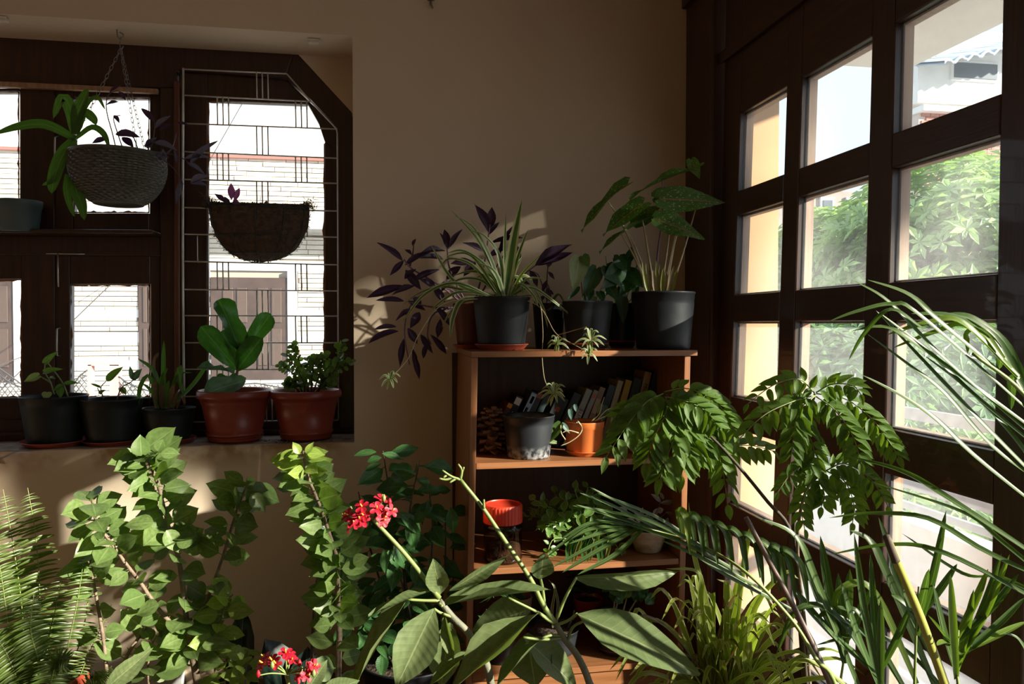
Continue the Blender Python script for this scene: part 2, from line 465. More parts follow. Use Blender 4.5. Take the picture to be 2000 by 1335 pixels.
fr('mullion_bead', [(341, 160), (352, 160), (353, 838), (342, 838)], -0.014, wood_mat('red_edge_wood', (0.10, 0.035, 0.02), (0.15, 0.055, 0.03), 0.35), YF - 0.012, 0.003)
# ledge strip under the head, its lit look put into the paler wood
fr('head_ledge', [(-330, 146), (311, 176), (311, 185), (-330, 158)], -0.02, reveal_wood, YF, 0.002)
# left group: upper fixed lights and two casements below
def sash(tag_, outer, hole, Y, d, handle=None, frame_m=None):
    x0, y0, x1, y1 = outer; a0, b0, a1, b1 = hole
    s = fr(tag_, [(x0, y0), (a0, y0), (a0, y1), (x0, y1)], d, frame_m, Y)
    for q in (rect(a1, y0, x1, y1), rect(a0, y0, a1, b0), rect(a0, b1, a1, y1)): fr('sash_rail', q, d, frame_m, Y)
    return s
def ragged(x0, y0, x1, y1, side, Y, seed):
    """a rough bead of old putty along one edge of a pane"""
    r = random.Random(seed); n = 26; mb = MB(); P = []
    for i in range(n + 1):
        t = i / n; wv = 2.0 + 4.0 * r.random() * r.random()
        if side in 'LR': y = y0 + (y1 - y0) * t; x = x0 if side == 'L' else x1; P.append(((x, y), (x + (wv if side == 'L' else -wv), y)))
        else: x = x0 + (x1 - x0) * t; y = y0 if side == 'T' else y1; P.append(((x, y), (x, y + (wv if side == 'T' else -wv))))
    v = []; f = []
    for a, b in P: v += [PY(*a, Y), PY(*b, Y), PY(*a, Y + 0.012), PY(*b, Y + 0.012)]
    for i in range(n):
        k = 4 * i
        f += [(k, k + 1, k + 5, k + 4), (k + 2, k + 6, k + 7, k + 3), (k + 1, k + 3, k + 7, k + 5)]
    return part('putty_bead', v, f, putty, W1, None, False)
sash('sash_stile', (-330, 172, 46, 470), (-180, 178, 38, 408), YF + 0.012, 0.045)
sash('sash_stile', (100, 172, 314, 470), (143, 190, 292, 416), YF + 0.012, 0.045)
fr('centre_stile', [(40, 165), (106, 168), (108, 830), (42, 830)], 0.06, None, YF + 0.004)
fr('transom', [(-330, 457), (314, 461), (314, 500), (-330, 497)], 0.07)
fr('transom_ledge', [(-330, 450), (314, 455), (314, 462), (-330, 458)], -0.10, None, YF, 0.003)
sash('casement_stile', (-330, 497, 66, 822), (-180, 545, 43, 776), YF + 0.012, 0.045)
sash('casement_stile', (68, 497, 314, 822), (137, 555, 294, 776), YF + 0.012, 0.045)
panes = [(-180, 178, 38, 408), (143, 190, 292, 416), (-180, 545, 43, 776), (137, 555, 294, 776)]
for k, (a, b, c, d) in enumerate(panes):
    fr('pane', rect(a - 3, b - 3, c + 3, d + 3), 0.004, glass, YF + 0.034, 0)
    for si, s in enumerate('LRTB'):
        ragged(a, b, c, d, s, YF + 0.022, 40 + k * 4 + si)
# right casement with a chamfered top corner
Yc = YF + 0.02
fr('sash_stile', [(349, 140), (405, 143), (405, 832), (350, 830)], 0.04, None, Yc)
fr('sash_rail', [(405, 143), (560, 156), (600, 196), (600, 203), (590, 203), (405, 196)], 0.04, None, Yc)
fr('sash_corner', [(560, 156), (603, 197), (665, 256), (665, 300), (634, 276), (622, 240), (600, 201)], 0.04, None, Yc)
fr('sash_stile', [(634, 276), (665, 295), (665, 832), (635, 832)], 0.04, None, Yc)
fr('sash_rail', [(405, 772), (635, 772), (635, 832), (405, 832)], 0.04, None, Yc)
fr('pane', [(400, 190), (595, 196), (628, 240), (640, 280), (640, 780), (400, 780)], 0.004, glass, Yc + 0.02, 0)
for si, (s, q) in enumerate((('L', (405, 196, 635, 772)), ('R', (405, 280, 635, 772)), ('T', (405, 197, 590, 772)), ('B', (405, 196, 635, 772)))):
    ragged(*q, s, Yc + 0.006, 80 + si)
# casement handles and bolts
steel = mat('steel', (0.62, 0.60, 0.57), None, 0.35, metal=0.9)
rod_m = mat('grey_painted_steel', (0.72, 0.70, 0.67), (0.55, 0.53, 0.51), 0.4, 25, metal=0.3)
def dhandle(pts, r=0.003): add_tube('handle', [PY(*p, YF - 0.02 + dy) for p, dy in pts], r, r, steel, W1, 6, 12, False)
dhandle([((118, 640), 0.03), ((111, 642), 0), ((111, 694), 0), ((118, 695), 0.03)])
dhandle([((116, 265), 0.03), ((107, 268), 0), ((107, 313), 0), ((116, 315), 0.03)])
dhandle([((386, 461), 0.03), ((385, 463), 0.005), ((386, 511), 0.005), ((387, 512), 0.03)], 0.002)
add_tube('bolt', [PY(90, 495, YF - 0.004), PY(166, 496, YF - 0.004)], 0.0022, 0.0022, steel, W1, 6, 2)
add_tube('bolt', [PY(113, 495, YF - 0.004), PY(114, 560, YF - 0.002)], 0.003, 0.003, steel, W1, 6, 2)

# ---------------------------------------------------------------- security grille on the casement
YG = 2.995
G = thing('window_grille', 'light grey steel rod grille with triple bars over the tall chamfered casement', 'grille', PY(508, 826, YG))
LY = [135, 186, 241, 296, 350, 405, 457, 510, 565, 616, 669, 721, 774, 824]
RY = [144, 198, 252, 309, 358, 412, 463, 517, 568, 617, 669, 721, 773, 820]
RX = [560, 607, 659, 659, 659, 659, 660, 660, 660, 660, 660, 660, 660, 660]
def gy(k, x): return LY[k] + (RY[k] - LY[k]) * (x - 358) / (RX[k] - 358)
r_ = 0.0028
for k in range(14):
    add_tube('rod', [PY(358, LY[k], YG), PY(RX[k], RY[k], YG)], r_, r_, rod_m, G, 6, 2)
add_tube('frame_rod', [PY(358, 133, YG), PY(357, 480, YG), PY(360, 826, YG)], 0.0045, 0.0045, rod_m, G, 6, 6)
add_tube('frame_rod', [PY(560, 144, YG), PY(607, 198, YG), PY(657, 251, YG), PY(659, 260, YG), PY(660, 500, YG), PY(661, 820, YG)], 0.003, 0.003, rod_m, G, 6, 2, False)
for k in range(13):
    cs = (512,) if k % 2 == 0 else (435, 588)
    if k == 12: cs = (520,)
    for c in cs:
        for dx in (-11, 0, 11):
            x = c + dx
            add_tube('upright', [PY(x, gy(k, x), YG - 0.002), PY(x + 1, gy(k + 1, x), YG - 0.002)], r_, r_, rod_m, G, 6, 2)

# ---------------------------------------------------------------- glazed door wall on the right
DR = setting('door_1', (XD, 2.0, 0))
VX, VY = 742.0, 633.0
def hl(s, x): return VY + s * (x - VX)                      # a horizontal member, as it recedes
vl = {0: (1405, -0.02), 1: (1431, -0.034), 2: (1521, -0.033), 3: (1551, -0.030), 4: (1687, -0.028), 5: (1733, -0.024), 6: (1945, -0.020)}
def vx(k, y): x, s = vl[k]; return x + s * (y - VY)
def cross(k, s):
    x = vl[k][0]
    for _ in range(6): y = hl(s, x); x = vx(k, y)
    return PX(x, y, XD)
YD0 = cross(0, 0).y
HS = [-0.585, -0.372, -0.305, -0.082, -0.007, 0.206, 0.295, 0.513, 0.60, 0.82]
THK = 0.05
def cast(name, poly, m, dx=THK, x0=0.0, bw=0.004, par=DR, kind=None):
    v, f = prism([p + V((x0, 0, 0)) for p in poly], (dx, 0, 0))
    o = fix_normals(part(name, v, f, m, par, None, False)); 
    if bw: bevel(o, bw)
    return o
ztop = 2.62; 
def on(k, z, dy=0.0):           # point on member edge k at height z
    a = cross(k, HS[0]); b = cross(k, HS[9]); t = (z - a.z) / (b.z - a.z); p = a.lerp(b, t); p.y += dy; return p
stiles = [(0, 1), (2, 3), (4, 5)]
for a, b in stiles: cast('door_stile', [on(a, 0.012), on(b, 0.012), on(b, ztop), on(a, ztop)], dark_wood)
y6 = on(6, 1.0).y
cast('door_stile', [on(6, 0.012), V((XD, 1.245, 0.012)), V((XD, 1.245, ztop)), on(6, ztop)], dark_wood)
cols = [(1, 2), (3, 4), (5, 6)]
bounds = [(-9, HS[0])] + [(HS[2 * i + 1], HS[2 * i + 2]) for i in range(4)] + [(HS[9], 9)]
for a, b in cols:
    for s0, s1 in bounds:
        pa = (on(a, ztop), on(b, ztop)) if s0 == -9 else (cross(a, s0), cross(b, s0))
        pb = (on(b, 0.012), on(a, 0.012)) if s1 == 9 else (cross(b, s1), cross(a, s1))
        cast('door_rail', [*pa, *pb], dark_wood_x, THK, 0.0005)
    for i in range(5):
        s0, s1 = HS[2 * i], HS[2 * i + 1]
        q = [cross(a, s0), cross(b, s0), cross(b, s1), cross(a, s1)]
        cast('pane', [q[0], q[1], q[2], q[3]], door_glass, 0.004, 0.018, 0)
        # thin beads lining the pane opening, sunlit tone put into their pale colour
        c0 = sum(q, V((0, 0, 0))) / 4
        for j in range(4):
            e0, e1 = q[j], q[(j + 1) % 4]
            def inn(p, k=0.006): return p + V((0, math.copysign(k, c0.y - p.y), math.copysign(k, c0.z - p.z)))
            cast('glazing_bead', [e0, e1, inn(e1), inn(e0)], reveal_wood, 0.024, 0.0235, 0)
# the second leaf, nearer than the frame's edge, stands folded outwards so the doorway beside the panes is open
D2 = setting('door_2', (XD + 0.1, -1.02, 0))
def rect_xz(x0, z0, x1, z1): return [V((XD + x0, -1.06, z0)), V((XD + x1, -1.06, z0)), V((XD + x1, -1.06, z1)), V((XD + x0, -1.06, z1))]
def cast2(name, poly, m, dy=0.05, y0=0.0):
    v, f = prism([p + V((0, y0, 0)) for p in poly], (0, dy, 0)); return fix_normals(part(name, v, f, m, D2, None, False))
zr = [(1.94, 1.69), (1.60, 1.34), (1.25, 1.0), (0.90, 0.65), (0.54, 0.29)]
xs = [0.10, 0.19, 0.45, 0.55, 0.80, 0.89]
for i in range(0, 6, 2): cast2('door_stile', rect_xz(xs[i], 0.012, xs[i + 1], ztop - .02), dark_wood)
for i in (1, 3):
    zz = [ztop - .02] + [z for r in zr for z in r] + [0.012]
    for k in range(0, len(zz), 2): cast2('door_rail', rect_xz(xs[i], zz[k + 1], xs[i + 1], zz[k]), dark_wood_x)
    for z1, z0 in zr: cast2('pane', rect_xz(xs[i], z0, xs[i + 1], z1), door_glass, 0.004, 0.018)
# frame post in the corner and head of the door wall
P1 = box('trim_2', (XD - 0.035, YD0 + 0.001, 0), (XD + 0.07, YW - 0.001, 2.62), dark_wood, None, 0.01, 'structure')
MB().box((XD - 0.012, YD0 + 0.0, 2.16), (XD - 0.002, -1.0, 2.20)).part('trim_3', dark_wood_x, None, False, (XD, 1, 2.16), 'structure')
MB().box((XD - 0.05, -1.0, 2.45), (XD - 0.001, YW - 0.001, CEIL - 0.001)).part('trim_4', dark_wood_x, None, False, (XD, 1, 2.45), 'structure')
# ---------------------------------------------------------------- outside, beyond the door
outp = mat('orange_wall_paint', (0.58, 0.33, 0.16), (0.62, 0.36, 0.18), 0.8, 4)
white_ext = mat('white_exterior_paint', (0.80, 0.79, 0.76), (0.72, 0.71, 0.69), 0.8, 3)
pl = PY(1502, 560, 2.9)
MB().box((XD + 0.05, 2.83, -0.1), (pl.x, 3.35, 3.2)).part('exterior_pier', outp, None, False, (XD + 0.2, 2.9, -0.1), 'structure')
bt = MB().box((XD + 0.02, -2.5, -0.15), (2.72, 6.5, -0.02)).part('balcony_floor', mat('balcony_tile', (0.60, 0.61, 0.62), (0.68, 0.69, 0.70), 0.35, 6), None, False, (0, 0, 0), 'structure')
MB().box((2.58, -2.5, -0.02), (2.72, 6.5, 0.27)).part('balcony_parapet', white_ext, None, False, (2.65, 0, 0), 'structure')
MB().box((XD + 0.12, -2.6, 2.45), (2.45, 3.28, 2.62)).part('balcony_slab', white_ext, None, False, (2, 0, 2.45), 'structure')
RL = thing('balcony_railing', 'grey metal railing with two flat bars above the white balcony parapet', 'railing', (2.65, 2.0, 0.27))
railm = mat('railing_grey', (0.42, 0.42, 0.44), (0.5, 0.5, 0.52), 0.5, 12, metal=0.2)
for z, h in ((0.80, 0.06), (0.44, 0.045), (0.33, 0.035)): box('rail', (2.635, -2.5, z - h / 2), (2.665, 6.5, z + h / 2), railm, RL, 0.003)
for y in (-2.0, -0.8, 0.4, 1.6, 2.8, 3.75, 5.0, 6.3): box('post', (2.636, y - 0.02, 0.27), (2.664, y + 0.02, 0.77), railm, RL, 0.003)

# street far below and the neighbouring houses
GZ = -3.4
gm = mat('street_ground', (0.42, 0.40, 0.38), (0.52, 0.50, 0.47), 0.9, 1.5)
MB().box((-40, 3.2, GZ - 0.2), (50, 60, GZ)).part('street', gm, None, False, (0, 10, GZ), 'structure')
MB().box((1.6, -30, GZ - 0.2), (50, 3.2, GZ)).part('ground', gm, None, False, (10, -5, GZ), 'structure')
# neighbour house on the right: white upper wall, window, corrugated awning, red brick below
H2 = thing('brick_house', 'white and red brick house beyond the trees with grey corrugated awning', 'house', (15, 16, GZ))
def hp(px, py, Y=14.0): return PY(px, py, Y)
a = hp(1792, 250); b = hp(2120, 250)
redb = mat('red_brick_wall', (0.50, 0.24, 0.19), (0.40, 0.17, 0.13), 0.9, 30)
box('upper_wall', (a.x, 14.0, hp(1900, 205).z), (b.x + 3, 14.8, hp(1900, 60).z), white_ext, H2, 0)
box('lower_wall', (a.x - 0.05, 13.9, GZ), (b.x + 3, 14.8, hp(1900, 205).z - 0.25), mat('mortar', (0.6, 0.5, 0.45), None, 0.9), H2, 0)
z0 = hp(1900, 205).z - 0.25; bm_ = None
mbk = MB()
for row in range(44):
    for c in range(44):
        x = a.x + c * 0.20 + (0.10 if row % 2 else 0); z = z0 - row * 0.075
        mbk.box((x, 13.875, z - 0.066), (x + 0.188, 13.92, z))
mbk.part('brickwork', redb, H2, False, None, 'stuff')
cop = box('coping', (a.x - 0.1, 13.7, z0), (b.x + 3, 14.1, z0 + 0.12), white_ext, H2, 0.01)
wq = hp(1856, 118); wq2 = hp(1905, 160)
wn_ = box('window_frame', (wq.x, 13.95, wq2.z), (wq2.x + 0.5, 14.05, wq.z), white_ext, H2, 0.005)
box('window_pane', (wq.x + 0.05, 13.93, wq2.z + 0.05), (wq2.x + 0.45, 13.96, wq.z - 0.05), mat('dark_window', (0.10, 0.12, 0.14), None, 0.2), H2, 0)
aw0 = hp(1775, 130); aw1 = hp(2010, 55)
mb = MB(); n = 60; v = []; f = []; uvx = []
for i in range(n + 1):
    x = aw0.x + (aw1.x + 1.0 - aw0.x) * i / n; dz = 0.05 * math.sin(i * 1.4); zb = aw0.z + (aw1.z - aw0.z) * i / n
    v += [(x, 13.0, zb - 0.28 + dz), (x, 14.0, zb + dz), (x, 13.0, zb - 0.22 + dz), (x, 14.0, zb + 0.06 + dz)]
for i in range(n):
    k = 4 * i
    f += [(k, k + 4, k + 5, k + 1), (k + 2, k + 3, k + 7, k + 6), (k, k + 2, k + 6, k + 4)]
part('awning', [V(p) for p in v], f, mat('corrugated_sheet', (0.46, 0.52, 0.58), (0.40, 0.45, 0.5), 0.6, 6), H2)
# brown house seen between
H3 = thing('shuttered_house', 'dim brown house with grey shutters seen through the middle panes', 'house', (6.6, 13, GZ))
hb = mat('brown_render', (0.34, 0.28, 0.25), (0.28, 0.23, 0.2), 0.9, 4)
c0 = hp(1500, 400, 13); c1 = hp(1705, 380, 13)
box('wall', (c0.x, 13, GZ), (c1.x, 13.8, hp(1600, 372, 13).z), hb, H3, 0)
for x in (1535, 1600, 1650):
    p = hp(x, 385, 13); q = hp(x + 26, 470, 13); s = box('shutter', (p.x, 12.95, q.z), (q.x, 13.0, p.z), mat('grey_shutter', (0.55, 0.55, 0.57), None, 0.6), H3, 0.01)
    box('shutter_slats', (p.x + 0.05, 12.93, q.z + 0.06), (q.x - 0.05, 12.96, p.z - 0.06), mat('dark_window', (0.10, 0.12, 0.14), None, 0.2), s, 0)

# trees outside
lm_t1 = leaf_mat('outdoor_leaf_pale', (0.40, 0.55, 0.27), (0.52, 0.66, 0.34), 0.4)
lm_t2 = leaf_mat('outdoor_leaf_dark', (0.22, 0.36, 0.19), (0.32, 0.46, 0.25), 0.4)
barkm = mat('bark', (0.16, 0.10, 0.06), (0.24, 0.17, 0.11), 0.9, 20, 0.5, 40, stretch=(3, 3, 0.5))
def tree(label, c, rad, ground, m, nclump, seed, lsize=0.16, keep=None, core=0.45, thin=-0.28):
    t = thing('tree', label, 'tree', (c[0], c[1], ground), 'trees beyond the balcony')
    r = random.Random(seed)
    add_tube('trunk', [V((c[0], c[1], ground)), V((c[0] + 0.15, c[1], (ground + c[2]) / 2)), V(c)], 0.16, 0.07, barkm, t, 8, 8)
    for k in range(5):
        a = r.uniform(0, 6.3); e = V(c) + V((math.cos(a) * rad[0] * .6, math.sin(a) * rad[1] * .6, rad[2] * r.uniform(-.2, .6)))
        add_tube('branch', [V(c) - V((0, 0, rad[2] * .6)), V(c).lerp(e, .5), e], 0.05, 0.012, barkm, t, 6, 6)
    v = []; f = []; uv = []
    for _ in range(nclump):
        while True:
            q = V((r.uniform(-1, 1), r.uniform(-1, 1), r.uniform(-1, 1)))
            if core < q.length < 1.0 and noise.noise(q * 2.2 + V((seed, 0, 0))) > thin:
                if keep is None or keep(V((c[0] + q.x * rad[0], c[1] + q.y * rad[1], c[2] + q.z * rad[2]))): break
        p = V((c[0] + q.x * rad[0], c[1] + q.y * rad[1], c[2] + q.z * rad[2]))
        ax = (q + V((0, 0, 0.5)) + V((r.uniform(-1, 1), r.uniform(-1, 1), r.uniform(-1, 1))) * .5).normalized()
        e1 = ax.orthogonal().normalized(); e2 = ax.cross(e1); off = r.uniform(0, 6)
        nl = r.randint(6, 9)
        for k in range(nl):
            a = off + k * 2 * math.pi / nl
            d = (e1 * math.cos(a) + e2 * math.sin(a) + ax * r.uniform(-.1, .45)).normalized(); L = lsize * r.uniform(.7, 1.2)
            s = d.cross(ax).normalized() * L * 0.17; b = len(v)
            v += [p, p + d * L * .55 + s, p + d * L - ax * L * .2, p + d * L * .55 - s]; f.append((b, b + 1, b + 2, b + 3)); uv += [(.5, 0), (1, .5), (.5, 1), (0, .5)]
    part('foliage', v, f, m, t, uv, False, None, 'stuff')
    return t
def tc(px, py, d): p = ray(px, py); return CAM + p * d
c = tc(1870, 560, 7.2); tree('broad pale green leafy tree filling the panes near the frame edge', c, (1.35, 1.3, 1.25), GZ, lm_t1, 2600, 3)
c = tc(1640, 600, 8.6); tree('pale leafy tree behind the middle column of door panes', c, (1.0, 1.2, 1.15), GZ, lm_t1, 1900, 5)
c = tc(1520, 640, 8.5); tree('darker tree beside the orange pier outside the door', c, (0.7, 0.9, 1.0), GZ, lm_t2, 1100, 7)
c = tc(1780, 790, 6.2); tree('dark low shrubby tree just beyond the balcony railing', c, (1.4, 1.0, 0.75), GZ, lm_t2, 2600, 9, 0.15)
c = tc(1860, 940, 5.6); tree('low tree with wide leaf whorls under the railing bars', c, (1.25, 0.7, 0.55), GZ, lm_t1, 1500, 12, 0.17)

# two unseen trees added up-sun, crowns shaped to dim light on the far wall
def up_sun(x, z, d): return V((x, YW, z)) - SUN_DIR * d
def lands(p): q = p + SUN_DIR * ((YW - p.y) / SUN_DIR.y); return q.x, q.z
c = up_sun(-1.2, 1.5, 11.0); TT = tree('added unseen tree with thick crown shaped to shade the window', c, (1.5, .8, 1.1), GZ, lm_t2, 480, 21, 0.2, lambda p: -3 < lands(p)[0] < -.28 and lands(p)[1] > .84); del TT['group']
c = up_sun(0.6, 1.6, 16.0); TT = tree('added unseen tree with thin crown shaped to dim the upper wall', c, (1.1, .6, 0.8), GZ, lm_t2, 360, 23, 0.085, lambda p: -.45 < lands(p)[0] < 1.4 and lands(p)[1] > 1.12, 0, -9); del TT['group']

# ---------------------------------------------------------------- house across the street, seen through the window
YB = 11.0
HB = thing('stone_house', 'cream stone clad house across the street with brown double doors', 'house', (PY(350, 640, YB).x, YB, GZ))
cream = mat('cream_render', (0.66, 0.60, 0.50), (0.72, 0.66, 0.56), 0.85, 3)
stone_m = mat('cream_stone_strip', (0.62, 0.55, 0.44), (0.74, 0.68, 0.57), 0.8, 6, 0.3, 30)
joint_m = mat('stone_joint', (0.38, 0.33, 0.27), None, 0.95)
redtrim = mat('red_trim', (0.45, 0.14, 0.11), None, 0.7)
gslab = mat('grey_slab', (0.42, 0.42, 0.42), (0.36, 0.36, 0.36), 0.8, 6)
def zb(py, px=400): return PY(px, py, YB).z
XL, XR = PY(-420, 600, YB).x, PY(760, 600, YB).x
box('wall', (XL, YB + 0.04, GZ), (XR, YB + 4, zb(292)), joint_m, HB, 0)
box('parapet_wall', (XL, YB + 0.9, zb(300)), (XR, YB + 1.2, zb(170)), white_ext, HB, 0)
box('cornice', (XL, YB - 0.06, zb(302)), (XR, YB + 0.3, zb(288)), white_ext, HB, 0.01)
box('red_band', (XL, YB - 0.03, zb(416)), (XR, YB + 0.05, zb(411)), redtrim, HB, 0)
box('red_band', (XL, YB - 0.05, zb(307)), (XR, YB + 0.05, zb(302)), redtrim, HB, 0)
box('grey_band', (XL, YB - 0.5, zb(452)), (XR, YB + 0.05, zb(416)), gslab, HB, 0.01)
for y0, y1 in ((507, 527), (605, 620), (648, 668), (702, 720)): box('white_band', (XL, YB + 0.0, zb(y1)), (XR, YB + 0.05, zb(y0)), white_ext, HB, 0)
def doorrect(x0, x1, y0, y1): return (PY(x0, 600, YB).x, PY(x1, 600, YB).x, zb(y1), zb(y0))
doors = [doorrect(412, 562, 541, 742), doorrect(-110, 28, 541, 742), doorrect(271, 330, 541, 742)]
brown = mat('brown_door_paint', (0.05, 0.03, 0.024), (0.07, 0.042, 0.033), 0.5, 8)
for x0, x1, z0, z1 in doors:
    d = box('entrance_door', (x0, YB - 0.02, z0), (x1, YB + 0.06, z1), brown, HB, 0.004)
    box('door_surround', (x1, YB - 0.04, z0), (x1 + 0.13, YB + 0.05, z1 + 0.1), white_ext, HB, 0.004)
    w = x1 - x0
    for k in range(4):
        for za, zb_ in ((0.56, 0.90), (0.14, 0.50)):
            cx = x0 + w * (0.16 + 0.18 * k + (0.09 if k > 1 else 0))
            box('door_panel', (cx, YB - 0.035, z0 + (z1 - z0) * za), (cx + w * 0.13, YB - 0.019, z0 + (z1 - z0) * zb_), mat('door_panel_brown', (0.085, 0.055, 0.042), None, 0.5), d, 0.006)
# every stone strip: course 9.5 px high, staggered; the ones in view are objects
ch = 9.6 * scale_at(300, YB); blen = 0.42
views = [(140, 292, 310, 415), (137, 294, 555, 776), (405, 636, 290, 770), (-5, 45, 300, 410)]
rows = int((zb(290) - zb(800)) / ch); smb = MB(); nb = 0; stone_me = []
for k in range(5):
    L = blen * (0.7 + 0.16 * k); o = MB().box((0, 0, 0), (L - 0.008, 0.05, ch - 0.010)); stone_me.append((L, new_mesh('stone_strip', o.v, o.f, None, False)))
    stone_me[-1][1].materials.append(stone_m)
rr = random.Random(4)
for r in range(rows):
    z = zb(292) - (r + 1) * ch
    if z > zb(452) and z < zb(411): continue
    x = XL - rr.random() * 0.4
    while x < XR:
        L, me = stone_me[rr.randrange(5)]; mid = V((x + L / 2, YB, z + ch / 2)); skip = False; cut = None
        for x0, x1, z0, z1 in doors:
            if x + L > x0 - .01 and x < x1 + .14 and z0 - 0.02 < mid.z < z1 + 0.12:
                skip = True; cut = (x, x0 - .01) if x < x0 - .01 else ((x1 + .14, x + L - .008) if x + L > x1 + .14 else None)
        loc = CR.transposed() @ (mid - CAM); sx = 1000 + FPX * loc.x / -loc.z; sy = 667.5 - FPX * loc.y / -loc.z
        for y0, y1 in ((507, 527), (605, 620), (648, 668), (702, 720)):
            if y0 + 2 < sy < y1 - 2: skip = True; cut = None
        yo = YB - 0.012 + rr.random() * 0.02
        if not skip:
            if nb < 290 and any(a < sx < b and c < sy < d for a, b, c, d in views):
                o = bpy.data.objects.new('stone_strip', me); COL.objects.link(o); o.parent = HB; o.location = V((x, yo, z)) - ORG[HB.name]; ORG[o.name] = ORG[HB.name]; nb += 1
            else: smb.box((x, yo, z), (x + L - 0.008, yo + 0.05, z + ch - 0.010))
        elif cut is not None and cut[1] - cut[0] > .03: smb.box((cut[0], yo, z), (cut[1], yo + 0.05, z + ch - 0.010))
        x += L
smb.part('stone_cladding', stone_m, HB, False, None, 'stuff')
# street gate with curled ironwork and pinkish posts
YGt = 8.5
GT = thing('street_gate', 'wrought iron gate with diamond mesh and pink posts across the street', 'gate', PY(200, 780, YGt))
pink = mat('pink_paint', (0.60, 0.30, 0.27), (0.66, 0.36, 0.32), 0.7, 8); iron = mat('black_iron', (0.05, 0.05, 0.055), None, 0.5)
for q in (rect(171, 712, 178, 800), rect(214, 712, 232, 800)): slab('post', q, YGt, 0.1, pink, GT, 0)
slab('top_bar', rect(171, 708, 232, 714), YGt, 0.1, pink, GT, 0)
def iron_t(pts, r=0.008): add_tube('iron_bar', [PY(*p, YGt) for p in pts], r, r, iron, GT, 5, 10)
iron_t([(143, 752), (155, 735), (171, 722)]); iron_t([(232, 735), (255, 750), (296, 765)])
iron_t([(405, 740), (450, 752), (500, 748), (560, 757), (640, 748)]); iron_t([(-40, 700), (0, 732), (22, 748), (45, 757)]); iron_t([(-40, 690), (45, 752)])
def mesh_px(name, x0, x1, top, bot):
    mb = MB(); 
    for k in range(-12, 40):
        for sgn in (1, -1):
            P = []
            for i in range(25):
                y = top(x0) - 20 + i * (bot - top(x0) + 40) / 24; x = x0 + k * 11 + sgn * (y - bot) * 0.8
                if x0 <= x <= x1 and top(x) <= y <= bot: P.append(PY(x, y, YGt))
            if len(P) > 1:
                v, f, uv = tube([P[0], P[-1]], 0.005, 0.005, 4, 1, True); mb.add(v, f)
    mb.part(name, iron, GT, True, None, 'stuff')
mesh_px('diamond_mesh', 143, 171, lambda x: 752 - (x - 143) * 1.05, 800)
mesh_px('diamond_mesh', 232, 296, lambda x: 735 + (x - 232) * 0.45, 800)
mesh_px('diamond_mesh', 405, 640, lambda x: 748, 800)
mesh_px('diamond_mesh', -40, 46, lambda x: 690 + (x + 40) * 0.78, 800)
for cx, cy, s in ((150, 742, 7), (160, 733, 6), (244, 747, 6), (258, 757, 6), (430, 752, 7), (470, 757, 7), (520, 755, 7), (570, 760, 7)):
    iron_t([(cx + s * math.cos(t) * (1 - t / 9), cy + s * math.sin(t) * (1 - t / 9)) for t in [j * 0.7 for j in range(10)]], 0.006)
# overhead service wires
wirem = mat('black_wire', (0.03, 0.03, 0.03), None, 0.6)
for i, (p, q, Y, lab) in enumerate((((128, 640), (232, 540), 9.6, 'thin black wire slanting across the lower left casement pane'), ((400, 330), (480, 190), 9.2, 'thin black wire slanting across the top of the chamfered casement'), ((-10, 716), (60, 690), 9.3, 'thin black wire low in the leftmost casement pane'))):
    a_ = PY(*p, Y); b_ = PY(*q, YB - .02); d_ = b_ - a_
    v, f, uv = tube([a_ - d_ * 0.9, b_], 0.006, 0.006, 5, 2); o = part('wire', v, f, wirem, None, uv, True, a_); tag(o, lab, 'wire', 'overhead wires')
# ---------------------------------------------------------------- plant pots and saucers
black_pl = mat('black_nursery_plastic', (0.009, 0.011, 0.013), (0.015, 0.017, 0.019), 0.5, 9, 0.05, 40, spec=.3)
terra_pl = mat('terracotta_plastic', (0.22, 0.034, 0.02), (0.27, 0.044, 0.025), 0.35, 5)
brick_pl = mat('red_brown_saucer_plastic', (0.30, 0.05, 0.03), (0.36, 0.07, 0.04), 0.4, 8)
orange_pl = mat('orange_plastic', (0.60, 0.15, 0.035), (0.66, 0.18, 0.045), 0.38, 6)
clay_m = mat('weathered_clay', (0.40, 0.27, 0.17), (0.58, 0.48, 0.37), 0.85, 16, 0.3, 60, stretch=(1, 1, 3))
teal_pl = mat('blue_green_plastic', (0.045, 0.075, 0.08), (0.06, 0.09, 0.095), 0.5, 8)
soil_m = mat('potting_soil', (0.035, 0.022, 0.014), (0.10, 0.065, 0.04), 0.95, 60, 1.0, 90)
stem_g = mat('green_stem', (0.16, 0.24, 0.06), (0.22, 0.28, 0.09), 0.5, 20)
stem_b = mat('brown_stem', (0.12, 0.085, 0.055), (0.22, 0.17, 0.12), 0.8, 40, 0.5, 60)
stem_d = mat('dark_stem', (0.045, 0.03, 0.02), (0.07, 0.05, 0.03), 0.7, 40)
stem_y = mat('yellow_green_cane', (0.34, 0.36, 0.07), (0.28, 0.30, 0.06), 0.4, 12, stretch=(1, 1, 3))
stem_p = mat('pale_petiole', (0.45, 0.36, 0.20), (0.30, 0.22, 0.12), 0.5, 12)
stem_v = mat('purple_stem', (0.14, 0.06, 0.10), (0.10, 0.05, 0.08), 0.5, 12)
